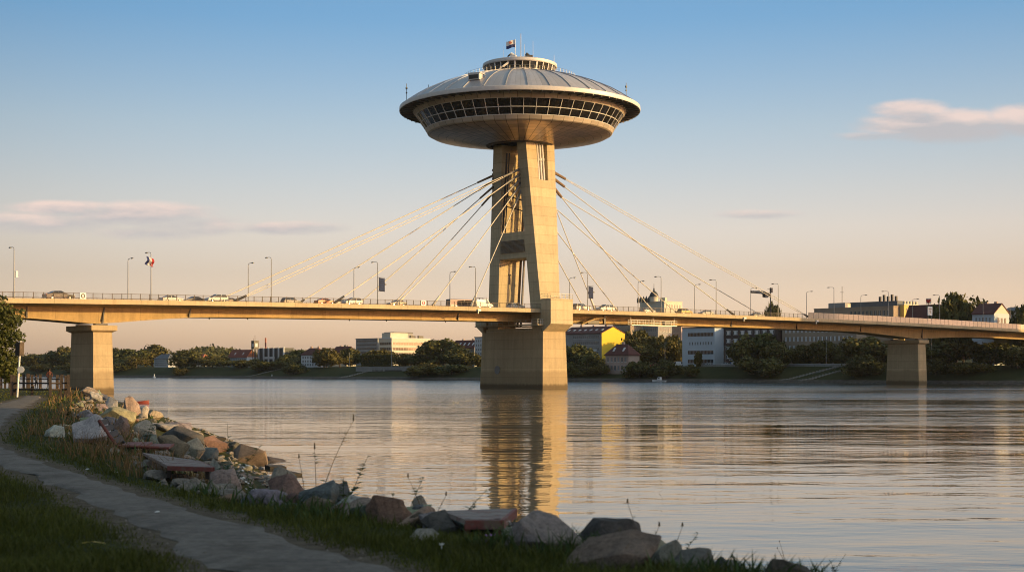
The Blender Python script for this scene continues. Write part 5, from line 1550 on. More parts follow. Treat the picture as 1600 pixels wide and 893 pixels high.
# column, top row, width in survey units, metres behind the waterline, kind, label
TREES = [
 (4, 557, 46, 30, 'round', 'hazy far tree behind the left edge tree'), (30, 556, 44, 36, 'spread', 'hazy far tree behind the riverside sign post'),
 (55, 552, 44, 34, 'round', 'broad hazy far tree right of the sign post'), (80, 547, 36, 30, 'round', 'hazy far tree directly above the standing person'),
 (100, 540, 44, 34, 'tall', 'taller hazy far tree touching the left pier from the left'), (128, 545, 44, 36, 'round', 'far tree hidden behind the left pier shaft'),
 (68, 566, 34, 16, 'bush', 'low hazy shrub mass above the far fence'), (112, 566, 38, 16, 'bush', 'low hazy shrub beside the left pier shaft'),
 (182, 543, 30, 30, 'round', 'rounded tree just right of the left pier'), (204, 544, 42, 34, 'round', 'broad dark tree second from the left pier'),
 (190, 560, 44, 18, 'bush', 'dark shrub clump on the bank just right of the left pier'), (238, 537, 46, 62, 'round', 'big domed tree rising behind the long low pale house'),
 (213, 556, 30, 24, 'spread', 'spreading tree left of the long low pale house'), (256, 548, 34, 70, 'round', 'tree showing over the grey roof of the long low house'),
 (290, 547, 38, 22, 'round', 'large dark tree immediately right of the long low pale house'), (282, 572, 26, 9, 'bush', 'low shrub below the large dark tree by the long house'),
 (310, 557, 26, 40, 'spread', 'small tree below the bright red cottage roof'), (332, 555, 40, 34, 'round', 'brownish tree right of the cottage'),
 (350, 561, 30, 30, 'spread', 'small tree left of the grey blue house'), (377, 561, 30, 24, 'round', 'small dark tree in front of the grey blue house'),
 (400, 560, 26, 40, 'round', 'small tree under the clock tower'), (409, 564, 30, 18, 'round', 'yellowish tree below the glass block'),
 (432, 562, 32, 20, 'spread', 'dark tree below the right half of the glass block'), (450, 553, 30, 40, 'round', 'tree between the glass block and the white villa'),
 (463, 545, 44, 70, 'round', 'high tree behind the white villa on its left'), (459, 567, 40, 12, 'bush', 'round dark bank shrub left of the white villa'),
 (510, 543, 38, 26, 'round', 'tall tree touching the right of the white villa'),
 (531, 556, 36, 34, 'spread', 'dark tree below the terraced house'),
 (548, 543, 26, 44, 'round', 'russet tree left of the grey office wing'), (566, 552, 36, 50, 'spread', 'tree in front of the grey office wing, left one'),
 (590, 545, 44, 56, 'spread', 'tall olive tree in front of the grey office wing, right one'), (634, 552, 36, 44, 'round', 'sunlit tree below the white office block'),
 (660, 551, 40, 34, 'round', 'tree under the right end of the white office block'), (672, 540, 36, 44, 'round', 'dark tree standing against the right corner of the white office block'),
 (693, 529, 62, 40, 'round', 'biggest round sunlit tree left of the tower pier'), (716, 546, 40, 36, 'round', 'tree in front of the dark red tenement roof'),
 (738, 549, 40, 32, 'round', 'dark tree between the tenement and the tower pier'), (668, 566, 56, 10, 'bush', 'large dark shrub overhanging the water right of the boat house'),
 (706, 566, 50, 12, 'bush', 'large dark shrub left of the tower pier at the waterline'),  (902, 537, 44, 20, 'round', 'sunlit tree touching the tower pier on its right'), (926, 552, 36, 18, 'round', 'tree in front of the grey side of the yellow gabled flats'),
 (900, 566, 44, 10, 'bush', 'shrub at the waterline right of the tower pier'), (938, 566, 34, 12, 'bush', 'dark shrub below the yellow end wall'),
 (998, 514, 44, 60, 'round', 'sunlit topped tree under the bridge, right of the yellow end wall'),
 (1030, 520, 56, 56, 'spread', 'wide dark tree under the bridge left of the pale office slab'), (1012, 535, 50, 40, 'round', 'dark tree behind the pinkish house'),
 (1050, 528, 40, 44, 'round', 'dark tree touching the left of the pale office slab'), (1000, 560, 50, 8, 'bush', 'large round shrub at the waterline right of the pinkish house'),
 (1043, 562, 46, 10, 'bush', 'round dark shrub left of the parked white van'), (1078, 568, 26, 10, 'bush', 'small shrub below the pale office slab'),
 (1091, 548, 20, 26, 'tall', 'narrow young tree in front of the pale office slab'), (1164, 530, 44, 22, 'round', 'tree in front of the right end of the brown block'),
 (1190, 519, 54, 30, 'round', 'tall sunlit topped tree between the brown block and the tan row'), (1216, 533, 44, 24, 'round', 'dark tree at the left end of the tan apartment row'),
 (1190, 552, 74, 12, 'bush', 'huge dark shrub mass on the bank below the brown block'), (1252, 538, 36, 32, 'round', 'dark tree in front of the tan row, left of the lamp'),
 (1284, 531, 36, 32, 'round', 'dark tree in front of the middle of the tan row'), (1310, 540, 30, 32, 'tall', 'slim dark tree in front of the right of the tan row'),
 (1330, 545, 30, 30, 'spread', 'small tree left of the sunlit tree by the right pier'), (1352, 525, 66, 24, 'round', 'large sunlit tree left of the right pier'),
 (1354, 555, 64, 12, 'bush', 'dark shrub mass at the foot of the large sunlit tree by the right pier'), (1378, 532, 36, 34, 'round', 'dark tree half hidden by the right pier'),
 (1466, 534, 60, 34, 'round', 'dark tree under the bridge just right of the right pier'), (1505, 532, 62, 40, 'spread', 'wide dark tree under the bridge end, middle one'),
 (1548, 534, 58, 36, 'round', 'dark tree under the bridge end near the villa'), (1590, 540, 44, 22, 'round', 'dark tree under the bridge at the right edge'),
 (1462, 560, 40, 14, 'bush', 'rounded shrub right of the right pier foot'), (1520, 562, 64, 16, 'bush', 'dark shrub bank under the bridge end'),
 (1494, 455, 72, 62, 'round', 'big round sunlit tree rising above the right of the bridge deck'), (1602, 474, 44, 56, 'round', 'tree above the deck at the right edge'),
 (1206, 472, 24, 200, 'round', 'small round tree showing above the deck right of the gantry'), (1470, 478, 30, 66, 'round', 'lower tree at the left of the big round tree above the deck'),
 (975, 548, 30, 40, 'round', 'tree between the yellow end wall and the pinkish house roof'), ]
cnt = {}
for (px, yt, wd, off, kind, lab) in TREES:
    p = far_pt(px, off); h = CZ + (HY - yt) / F * p.y - p.z
    nv = {'round': 4, 'tall': 2, 'spread': 3, 'bush': 3}[kind]
    k = cnt.get(kind, 0); cnt[kind] = k + 1
    fac = {'round': 1.12, 'tall': 1.6, 'spread': 1.12, 'bush': 1.15}[kind]
    top = {'round': 1.06, 'tall': 1.08, 'spread': .95, 'bush': .92}[kind]
    tree(lab, kind, k % nv, (p.x, p.y, p.z - .2), max(h, 2.5) / top, wd / F * p.y / fac * (.8 if kind == 'bush' else 1), k * 1.7, GT)
# clipped hedge row in front of the office wing
c0, c1 = far_pt(616, 34), far_pt(568, 34)
hg = thing('clipped_hedge', 'long dark clipped hedge in front of the grey office wing', 'hedge', c0, FANG); L = (c1 - c0).length
g_ = np.random.default_rng(3); n = 5000
c = np.stack([g_.random(n) * 3 - 1.5, g_.random(n) * L, g_.random(n) * 6.3 + .0], 1); face_ = g_.integers(0, 3, n)
c[face_ == 0, 0] = -1.5; c[face_ == 1, 2] = 6.3; c += g_.normal(size=c.shape) * .18
t1 = g_.normal(size=(n, 3)); t1 /= np.linalg.norm(t1, axis=1, keepdims=True); t2 = np.cross(t1, g_.normal(size=(n, 3))); t2 /= np.linalg.norm(t2, axis=1, keepdims=True); s = .38
me = mesh_np('leaf_wall', np.stack([c - t1 * s, c - t2 * s, c + t1 * s, c + t2 * s], 1).reshape(-1, 3), np.arange(4 * n).reshape(-1, 4), False)
link('leaf_wall', me, M['leaf'], hg)
q = MB()
for k in range(8): q.tube([(0, L * (k + .5) / 8, -.3), (0, L * (k + .5) / 8, 4)], .2, 5)
q.build('stems', M['bark'], hg)
# wooded hill far behind the cottage: one mass of crowns
g_ = np.random.default_rng(9); bl = []
for k in range(150):
    px = 268 + 130 * g_.random(); Z = 1500 + 260 * g_.random(); prof = 1 - ((px - 330) / 75) ** 2
    bl.append(((px - CX) / F * Z, Z, 8 + max(0, prof) * 11 * (Z - 1350) / 300 + 2 * g_.random(), 8 + 4 * g_.random()))
me = leaf_mesh('wooded_hill', bl, 16000, 1.7, 4, 'leaf', .6)
o = link('wooded_hill', me); o['kind'] = 'stuff'; o['label'] = 'wooded hill far behind the bank trees'
# low far woods closing the horizon between the houses
bl = []
for k in range(420):
    px = -120 + 1900 * k / 420; off = 170 + 240 * g_.random(); p = far_pt(px, off)
    bl.append((p.x, p.y, p.z - 1.5 + 3 * g_.random() * (p.y / 800), 6 + 4 * g_.random()))
me = leaf_mesh('town_woods', bl, 26000, 1.3, 8, 'leaf', .6)
o = link('town_woods', me); o['kind'] = 'stuff'; o['label'] = 'low mass of trees far behind the houses'

# near tree at the left edge
Zt = 92.0; base = Vector((-35.2, Zt, 3.3))
nt_ = thing('riverside_tree', 'leafy tree at the left edge in front of the bridge', 'tree', base)
bl = [(0, 0, 3.9, 1.9), (1.3, -.3, 5.5, 1.3), (-1.2, .4, 5.2, 1.5), (2.0, .2, 4.4, 1.15), (1.9, -.6, 3.3, .95), (2.5, .3, 5.0, .9), (.4, .2, 6.4, 1.0), (-.8, -.6, 3.2, 1.5), (2.2, .1, 2.2, 1.05), (1.4, .2, 1.6, .85), (2.6, .4, 1.2, .6), (.6, 0, 2.3, 1.1), (2.9, 0, 3.6, .75)]
me = leaf_mesh('crown', bl, 15000, .09, 12, 'leaf_near', .45); link('crown', me, None, nt_)
q = MB(); q.tube([(0, 0, -.3), (0, 0, .8), (.1, 0, 2.4), (.05, .1, 4.6)], [.26, .2, .16, .06], 9)
for k, (x, y, z, r) in enumerate(bl[1:]): q.tube([(0.08, 0, 1.2 + .25 * k), (x * .5, y * .5, (1.2 + .25 * k + z) / 2 + .3), (x, y, z)], [.09, .06, .02], 5)
q.build('trunk', M['bark'], nt_, 60)
# grove on the spit to the right of the view: its evening shadow lies over the near path
NG = 44
GS = 'shade trees on the near bank right of the view'
g_ = np.random.default_rng(21)
for k in range(NG):
    f = k / (NG - 1)
    x = 50 + 42 * g_.random() ; y = -46 + 80 * f
    h = 22 + 5 * g_.random()
    tree('tall dense shade tree on the near bank beyond the right edge', 'round' if k % 3 else 'spread', k % 3, (x, y, 3.2), h / 1.05, 7.2 + 1.6 * g_.random(), k, GS)
for k in range(16):
    tree('dense shrub under the shade trees beyond the right edge', 'bush', k % 3, (54 + 5 * (k % 2) + 8 * g_.random(), -44 + 64 * k / 15, 3.1), 6.0, 4.6, k, 'shrubs under the shade trees')
# ------------------------------------------------------------------ rocks of the near bank
def rock_mat():
    t = NT('boulder')
    oi = t.node('ShaderNodeObjectInfo'); v = t.coord('Object')
    a = t.noise(v, 4.2, 6, .7); b = t.noise(v, 24, 6, .75)
    hv = t.mix(1.0, oi.outputs['Color'], t.ramp(a, [(.30, (.30, .30, .31)), (.47, (.85, .83, .8)), (.55, (1.05, 1.0, .95)), (.72, (1.5, 1.42, 1.3))]), 'MULTIPLY')
    hv = t.mix(.45, hv, t.mix(1.0, oi.outputs['Color'], t.ramp(b, [(.32, (.22, .2, .18)), (.68, (1.6, 1.55, 1.5))]), 'MULTIPLY'))
    lich = t.noise(v, 6.5, 5, .7)
    hv = t.mix(t.math('MULTIPLY', t.ramp(lich, [(.58, (0, 0, 0)), (.66, (1, 1, 1))]), .5), hv, (.16, .12, .07))
    vor = t.node('ShaderNodeTexVoronoi', feature='DISTANCE_TO_EDGE'); vor.inputs['Scale'].default_value = 1.7
    nvec = t.node('ShaderNodeTexNoise'); nvec.inputs['Scale'].default_value = 2.0; t.link(v, nvec.inputs['Vector'])
    ad = t.node('ShaderNodeVectorMath', operation='ADD'); t.link(v, ad.inputs[0]); t.link(nvec.outputs['Color'], ad.inputs[1]); t.link(ad.outputs[0], vor.inputs['Vector'])
    crack = t.math('LESS_THAN', vor.outputs['Distance'], .018)
    hv = t.mix(t.math('MULTIPLY', crack, .12), hv, (.05, .045, .04))
    t.link(hv, t.b.inputs['Base Color']); t.b.inputs['Roughness'].default_value = .9; t.b.inputs['Specular IOR Level'].default_value = .25
    t.bump(t.math('ADD', t.math('MULTIPLY', b, .7), t.math('MULTIPLY', a, 1.0)), .9, .07)
    return t.m
rock_mat()
def rock_mesh(seed, size, cuts=5):
    g = np.random.default_rng(seed); bm = bmesh.new()
    for k in range(13):
        d = g.normal(size=3); d /= np.linalg.norm(d)
        bm.verts.new(Vector(d * (.85 + .2 * g.random())) * .5)
    r = bmesh.ops.convex_hull(bm, input=bm.verts)
    bmesh.ops.delete(bm, geom=[e for e in r['geom_interior'] if isinstance(e, bmesh.types.BMVert)], context='VERTS')
    bmesh.ops.bevel(bm, geom=bm.edges[:], offset=.032, segments=2, affect='EDGES', profile=.6, clamp_overlap=True)
    bmesh.ops.remove_doubles(bm, verts=bm.verts, dist=.004)
    bmesh.ops.triangulate(bm, faces=bm.faces)
    bmesh.ops.subdivide_edges(bm, edges=[e for e in bm.edges if e.calc_length() > .12], cuts=2, use_grid_fill=True)
    bmesh.ops.triangulate(bm, faces=bm.faces)
    bm.normal_update()
    off = Vector(g.random(3) * 50)
    for v in bm.verts:
        n1 = noise.fractal(v.co * 4.5 + off, 0.9, 2.1, 5) * .040
        n2 = noise.noise(v.co * 1.6 + off) * .06
        v.co += v.co.normalized() * (n1 + n2)
    for v in bm.verts: v.co = Vector((v.co.x * size[0], v.co.y * size[1], v.co.z * size[2]))
    me = bpy.data.meshes.new('rock'); bm.to_mesh(me); bm.free()
    me.polygons.foreach_set('use_smooth', [True] * len(me.polygons)); me.set_sharp_from_angle(angle=R(38))
    me.materials.append(M['boulder'])
    return me
WHITE = (.52, .50, .46); BEIGE = (.38, .33, .26); BROWN = (.25, .19, .145); DARK = (.12, .108, .098); BLUE = (.165, .17, .17); REDD = (.32, .215, .145); GREY = (.30, .29, .275); PINK = (.36, .315, .24)
GRK = 'boulders of the bank revetment'
def rock(x0, x1, y0, y1, c, lab, seed, deep=.9, dz=0.0):
    """boulder filling a survey rectangle; it stands on the bank"""
    p = bank_pt((x0 + x1) / 2, y1 - .12 * (y1 - y0), dz)
    if y1 > 733:                                  # row along the grass edge
        e_ = zpt((x0 + x1) / 2, y1, (CZ - 3.22) * F / (y1 - HY))
        if float(bank_h(e_.x, e_.y)) > 2.75: p = e_
    s = p.y / F; wd = (x1 - x0) * s; hh = (y1 - y0) * s
    if y1 > 733: wd *= 1.12; hh *= 1.08
    elif x0 > 230: wd *= 1.15; hh *= 1.1
    p = Vector((p.x, p.y + wd * deep * (.10 if y1 > 733 else .35), p.z))
    top = p.z + 1.08 * hh; bot = min(p.z - .45 * hh, float(bank_h(p.x, p.y)) - .12)
    me = rock_mesh(seed, (wd * 1.22, wd * deep * 1.15, (top - bot) / .92))
    o = link('rock', me, None, None, (p.x, p.y, (top + bot) / 2))
    o.color = (*c, 1); tag(o, lab, 'rock', GRK); return o
ROCKS = [
 (104, 166, 657, 698, WHITE, 'large whitish boulder on the grass left of the broken bench'), (68, 102, 667, 685, WHITE, 'flat whitish stone at the left of the large whitish boulder'),
 (86, 112, 661, 672, PINK, 'small pinkish stone behind the flat whitish stone'), (118, 150, 642, 657, GREY, 'pale small stone among grass above the large whitish boulder'),
 (148, 208, 640, 668, PINK, 'pinkish boulder behind the bench backrest'), (206, 240, 660, 688, BEIGE, 'beige upright boulder above the bench seat'),
 (175, 200, 652, 684, BROWN, 'brown boulder just right of the bench backrest'), (212, 248, 680, 700, BLUE, 'dark bluish wedge shaped stone on the bench side of the beige boulder'),
 (155, 182, 622, 648, WHITE, 'sunlit pale boulder highest on the bank near the left pier'), (186, 216, 626, 650, BEIGE, 'sunlit tan boulder right of the highest pale one'),
 (124, 150, 607, 621, BEIGE, 'small sunlit boulder by the end of the fence'), (138, 160, 612, 630, WHITE, 'sunlit pale boulder in dry grass near the fence end'),
 (208, 232, 636, 652, WHITE, 'sunlit whitish boulder at the water end of the lit heap'), (228, 252, 642, 656, BEIGE, 'small sunlit boulder tapering towards the water'),
 (180, 202, 652, 668, DARK, 'dark boulder in shade below the sunlit heap'), (234, 270, 654, 676, GREY, 'grey boulder on the slope right of the beige upright one'),
 (262, 296, 664, 684, GREY, 'long grey boulder further down the slope'), (252, 308, 672, 702, DARK, 'black long boulder beside the plank table'),
 (238, 286, 684, 712, BROWN, 'brown boulder behind the plank table, left one'), (284, 318, 690, 716, BEIGE, 'beige striped boulder behind the plank table'),
 (310, 354, 685, 707, REDD, 'reddish orange boulder on the slope'), (288, 314, 676, 692, PINK, 'small pinkish boulder above the reddish one'),
 (330, 372, 704, 740, WHITE, 'whitish rounded boulder at the right end of the plank table'), (328, 374, 730, 756, BEIGE, 'pale low boulder below the whitish rounded one'),
 (308, 336, 700, 722, BLUE, 'bluish grey boulder touching the plank table'), (366, 412, 700, 728, BROWN, 'brown rough boulder by the dark slabs'),
 (352, 376, 694, 712, DARK, 'small dark boulder right of the reddish one'), (412, 452, 713, 736, DARK, 'dark boulder nearest the stacked slabs'),
 (398, 458, 728, 766, BEIGE, 'long pale boulder with a brown flank'), (408, 470, 744, 772, BROWN, 'brown boulder in the grass under the long pale one'),
 (440, 482, 722, 746, GREY, 'grey boulder among green weeds'), (476, 506, 730, 752, PINK, 'small pinkish boulder beside the tall weeds'),
 (464, 524, 750, 792, BLUE, 'dark bluish boulder with a pale right side'), (516, 550, 752, 778, GREY, 'light grey boulder behind the bluish one'),
 (528, 588, 771, 802, WHITE, 'jagged whitish grey boulder with bright flecks'), (570, 642, 775, 818, REDD, 'orange brown rounded boulder in the middle'),
 (632, 668, 782, 810, BLUE, 'blue grey boulder right of the orange brown one'), (640, 676, 772, 794, BEIGE, 'beige boulder by the leafy weeds'),
 (540, 576, 740, 768, BROWN, 'brown mound of rubble under weeds by the water'), (662, 738, 798, 836, DARK, 'dark mossy boulder left of the low bench'),
 (622, 700, 826, 852, GREY, 'pale flat stone in the grass in front of the dark mossy boulder'), (800, 908, 806, 876, GREY, 'big grey boulder right of the low bench'),
 (906, 1004, 812, 866, DARK, 'dark wedge shaped boulder against the water'), (888, 1042, 834, 905, BROWN, 'largest brown boulder at the bottom of the picture'),
 (1000, 1062, 838, 888, GREY, 'mossy grey boulder right of the largest brown one'), (1046, 1116, 862, 900, BLUE, 'bluish stone low at the bottom right of the boulders'),
 (1070, 1112, 864, 892, BEIGE, 'small beige stone in front of the slab'), (1112, 1184, 870, 905, DARK, 'dark slab like boulder with a flat top at the bottom right'),
 (1172, 1266, 878, 915, DARK, 'rightmost dark rounded boulder cut by the bottom edge'), (740, 800, 838, 872, DARK, 'dark stone under the low bench'),
]
for i, (x0, x1, y0, y1, c, lab) in enumerate(ROCKS):
    c = tuple(v * (0.9 + .2 * random.random()) for v in c)
    rock(x0, x1, y0, y1, c, lab, 100 + i)
# smaller rubble on the slope
g_ = np.random.default_rng(5); protos = [rock_mesh(900 + k, (1, 1, .72)) for k in range(7)]
crest = CREST[5:14]; k = 0
pal = [BEIGE, BROWN, DARK, GREY, BLUE, PINK]
NR = 0
for i in range(700):
    f = g_.random() ** .8 * (len(crest) - 1.001); j = int(f); a_, b_ = Vector(crest[j]), Vector(crest[j + 1]); p = a_.lerp(b_, f - j)
    n2 = Vector((-(b_ - a_).y, (b_ - a_).x)).normalized()
    if n2.x < 0: n2 = -n2
    d = -.3 + 9.2 * g_.random() ** 1.1
    if i < 200 and i % 2: f = len(crest) - 1.001 - 3.2 * g_.random(); j = int(f); a_, b_ = Vector(crest[j]), Vector(crest[j + 1]); p = a_.lerp(b_, f - j); d = -.55 + 1.3 * g_.random()
    x, y = p.x + n2.x * d, p.y + n2.y * d
    px = CX + F * x / y
    if y < 8 or px > 1400 or px < 60 or NR > 245: continue
    NR += 1
    s = (.30 + .55 * g_.random()) * (.62 + .55 * min(y / 60, 1.3))
    o = link('rock', protos[i % 7], None, None, (x, y, float(bank_h(x, y)) + s * .12)); o.scale = (s, s * (.8 + .5 * g_.random()), s * (.7 + .4 * g_.random())); o.rotation_euler = (g_.normal() * .25, g_.normal() * .25, g_.random() * 6.3)
    c = pal[int(g_.integers(0, 6))]; o.color = (*[v * (.75 + .5 * g_.random()) for v in c], 1)
    tag(o, 'small angular stone in the rubble slope between the larger boulders and the water', 'rock', 'rubble stones on the bank slope')
# the smallest broken stone filling the slope
g_ = np.random.default_rng(15); pv = []
for k in range(4):
    m_ = rock_mesh(950 + k, (1, 1, .7)); c_ = np.zeros(len(m_.vertices) * 3); m_.vertices.foreach_get('co', c_); m_.calc_loop_triangles()
    t_ = np.zeros(len(m_.loop_triangles) * 3, int); m_.loop_triangles.foreach_get('vertices', t_); pv.append((c_.reshape(-1, 3), t_.reshape(-1, 3)))
    bm = bmesh.new(); bm.from_mesh(m_); bmesh.ops.dissolve_degenerate(bm, dist=.02, edges=bm.edges); bm.free()
VV, FF, nv_ = [], [], 0
for i in range(2600):
    f = g_.random() * (len(crest) - 1.001); j = int(f); a_, b_ = Vector(crest[j]), Vector(crest[j + 1]); p = a_.lerp(b_, f - j)
    n2 = Vector((-(b_ - a_).y, (b_ - a_).x)).normalized()
    if n2.x < 0: n2 = -n2
    d = -.35 + 9.0 * g_.random(); x, y = p.x + n2.x * d, p.y + n2.y * d
    s_ = .12 + .40 * g_.random() ** 2; co_, tr_ = pv[i % 4]; a_ = g_.random() * 6.3
    rt = np.array([[math.cos(a_), -math.sin(a_), 0], [math.sin(a_), math.cos(a_), 0], [0, 0, 1]])
    VV.append(co_ @ rt.T * s_ * np.array([1, 1, .8]) + np.array([x, y, float(bank_h(x, y)) + s_ * .12])); FF.append(tr_ + nv_); nv_ += len(co_)
me = mesh_np('rubble', np.concatenate(VV), np.concatenate(FF), False)
o = link('rubble', me, M['boulder']); o['kind'] = 'stuff'; o['label'] = 'small broken stone between the boulders'; o.color = (.26, .235, .205, 1)
# dark slabs stepping into the water
GSL = 'dark stone slabs at the water edge'
SL = [(348, 683), (362, 687), (376, 691), (389, 697), (404, 703.5), (415, 709.5), (441, 717.6), (461, 727)]
for i, (px, py) in enumerate(SL):
    Z = (CZ - .42) * F / (py - HY); x = (px - CX) / F * Z
    o = thing('stone_slab', 'dark flat slab at the water edge, one of the row like steps below the reddish boulder', 'slab', (x, Z, max(0.0, float(bank_h(x, Z)) + .10)), .5 + .1 * math.sin(i * 3), GSL)
    q = MB(); w_ = .5 + .12 * math.sin(i * 2.1); b_ = -.75
    q.hexa([(b_, -w_, -.6), (.10, -w_, -.6), (.14, w_, -.6), (b_, w_, -.6), (b_, -w_, .13), (.08, -w_, .10), (.12, w_, .13), (b_, w_, .16)]); q.build('block', M['stone_dark'] if 'stone_dark' in M else var_mat('stone_dark', (.04, .034, .028), .9, .35, 1.5, bump=.5), o)
for (px, py, lab) in ((655, 762, 'dark square edged block above the beige boulder by the leafy weeds'), (700, 776, 'flat grey slab behind the leafy weeds left of the low bench')):
    p = bank_pt(px, py, .25); o = thing('stone_slab', lab, 'slab', p, .3); s = p.y / 45
    q = MB(); q.hexa([(-1.2 * s, -.5 * s, -.3), (.4 * s, -.5 * s, -.3), (.45 * s, .5 * s, -.3), (-1.2 * s, .5 * s, -.3), (-1.2 * s, -.5 * s, .22), (.4 * s, -.48 * s, .2), (.43 * s, .5 * s, .24), (-1.2 * s, .5 * s, .26)]); q.build('block', M['stone_dark'], o)

# ------------------------------------------------------------------ benches
def wood(name, c, worn):
    t = NT(name); v = t.coord('Object', (1, 1, 1)); g1 = t.noise(t.coord('Object', (2, 14, 14)), 2.0, 5, .7); b = t.noise(v, 5, 6, .7)
    col = t.ramp(g1, [(.3, tuple(x * .6 for x in c)), (.7, tuple(x * 1.25 for x in c))])
    col = t.mix(t.ramp(b, [(.5, (0, 0, 0)), (.62, (1, 1, 1))]), col, worn)
    t.link(col, t.b.inputs['Base Color']); t.b.inputs['Roughness'].default_value = .7; t.bump(g1, .4, .01); return t.m
wood('red_wood', (.20, .055, .04), (.17, .10, .075)); wood('grey_wood', (.23, .18, .15), (.17, .09, .07)); wood('fence_wood', (.032, .02, .014), (.05, .034, .024))
# tilted bench with its back to the path
p = bank_pt(190, 706)
o = thing('park_bench', 'broken red brown bench with a dark leaning backrest standing between the boulders', 'bench', p, R(9))
s = p.y / F
q = MB()
for k in range(4):
    x = -.05 - .10 * k; z = .22 + .125 * k
    q.hexa([(x - .015, -.75, z), (x + .02, -.75, z), (x + .02, .75, z), (x - .015, .75, z), (x - .055, -.75, z + .11), (x - .02, -.75, z + .11), (x - .02, .75, z + .11), (x - .055, .75, z + .11)])
q.build('backrest', M['fence_wood'], o)
q = MB()
for k in range(4): q.box((.10 + .14 * k, 0, .16), (.12, 1.5, .045))
q.bx(.55, 1.05, -.75, .7, .10, .145)
q.build('seat', M['red_wood'], o)
q = MB()
for y in (-.6, .6):
    q.tube([(.05, y, .13), (-.05, y, .22), (-.30, y, .55), (-.40, y, .72)], .028, 6); q.tube([(.55, y, .13), (.05, y, .12)], .026, 6); q.tube([(.52, y, .14), (.5, y, -.1)], .028, 6); q.tube([(-.02, y, .2), (-.14, y, .12), (-.22, y, -.08)], .028, 6)
q.build('iron_support', M['dark_metal'], o)
q = MB(); q.tube([(-.03, -.78, .2), (-.37, -.78, .72)], .035, 6); q.tube([(0.02, -.78, .18), (1.0, -.78, .13)], .03, 6); q.build('side_rail', M['red_wood'], o)
def plank_table(label, corners, zt, leg_h, mats, nplank=4, front=.07):
    """corners: back left, back right, front right, front left of the top in survey columns/rows"""
    P4 = [zpt(px, py, (CZ - zt) * F / (py - HY)) for px, py in corners]
    c = sum(P4, Vector()) / 4; c.z = zt - leg_h
    o = thing('plank_table', label, 'table', c, 0)
    Q = [pp - c for pp in P4]; bl_, br, fr, fl_ = Q
    for k in range(nplank):
        f0, f1 = k / nplank + .012, (k + 1) / nplank - .012
        a0, a1 = bl_.lerp(fl_, f0), br.lerp(fr, f0); b0, b1 = bl_.lerp(fl_, f1), br.lerp(fr, f1); d = Vector((0, 0, -.045))
        q = MB(); q.hexa([b0 + d, b1 + d, a1 + d, a0 + d, b0, b1, a1, a0]); q.build('plank', M[mats[0]], o)
    q = MB(); d = Vector((0, 0, -front)); t_ = Vector((0, -.035, 0)); u = Vector((0, 0, -.004))
    q.hexa([fl_ + d + t_, fr + d + t_, fr + d, fl_ + d, fl_ + t_ + u, fr + t_ + u, fr + u, fl_ + u]); q.build('front_board', M[mats[1]], o)
    q = MB(); sx = Vector((.035, 0, 0)); q.hexa([fr + d, fr + d + sx, br + d + sx, br + d, fr + u, fr + u + sx, br + u + sx, br + u]); q.build('end_board', M[mats[1]], o)
    for cc in Q:
        m_ = cc * .86; m_.z = cc.z; q = MB(); q.box((m_.x, m_.y, m_.z - leg_h / 2 - .05), (.06, .06, leg_h + .1)); q.build('leg', M[mats[2]], o)
    return o
plank_table('low plank table with a red front edge beside the broken bench', [(222, 706), (310, 719), (332, 729), (262, 727)], 3.40, .10, ('grey_wood', 'red_wood', 'fence_wood'))
plank_table('low weathered plank bench with a red end board in the foreground', [(690, 797), (803, 793), (782, 811), (727, 811)], 3.44, .16, ('grey_wood', 'red_wood', 'red_wood'), 3, .09)

# ------------------------------------------------------------------ fence, sign post, people
GF = 'sections of the riverside fence'
def fence(label, pts, gate=None):
    o = thing('wooden_fence', label, 'fence', (pts[0][0], pts[0][1], 3.28), 0, GF); O_ = Vector((pts[0][0], pts[0][1], 3.28))
    for (x, y, r, h) in pts:
        q = MB(); q.box((0, 0, h / 2 - .1), (r * 2, r * 2, h + .2), .4); q.box((0, 0, h + .03), (r * 2.3, r * 2.3, .06), .4); q.build('post', M['fence_wood'], o, loc=(x - O_.x, y - O_.y, 0))
    for i in range(len(pts) - 1):
        a_ = Vector((pts[i][0], pts[i][1], 0)) - Vector((O_.x, O_.y, 0)); b_ = Vector((pts[i + 1][0], pts[i + 1][1], 0)) - Vector((O_.x, O_.y, 0))
        for z in (.42, .80):
            q = MB(); u = (b_ - a_).normalized() * .02; q.tube([a_ + Vector((0, -.05, z)), b_ + Vector((0, -.05, z))], .055, 6); q.build('rail', M['fence_wood'], o)
    return o
def gx_(px, Z): return (px - CX) / F * Z
fence('near dark wooden fence section behind the path end', [(gx_(18.5, 86), 86, .085, 1.25), (gx_(23, 86.5), 86.5, .085, 1.22), (gx_(50, 86), 86, .075, 1.25), (gx_(78.5, 85.5), 85.5, .08, 1.25), (gx_(95, 86), 86, .07, 1.2), (gx_(102.5, 86.5), 86.5, .07, 1.2), (gx_(107, 86), 86, .085, 1.25)])
fence('far dark wooden fence section at the edge of the bank', [(gx_(-12, 131), 131, .1, 1.15), (gx_(2, 131), 131, .1, 1.15), (gx_(8, 131), 131, .1, 1.15), (gx_(15, 131), 131, .1, 1.15), (gx_(26, 129), 129, .1, 1.15), (gx_(37, 128), 128, .1, 1.15), (gx_(44, 128), 128, .15, 1.2), (gx_(63, 127), 127, .12, 1.15), (gx_(89.5, 122), 122, .12, 1.15), (gx_(97, 121), 121, .1, 1.15)])
p = Vector((gx_(29, 83), 83, 3.28)); o = thing('sign_post', 'tall pale post with a dark double board at the fence by the left edge', 'sign', p, 0)
q = MB(); q.tube([(-.08, 0, -.1), (.12, 0, 3.3)], .055, 7); q.build('post', M['white_steel'], o)
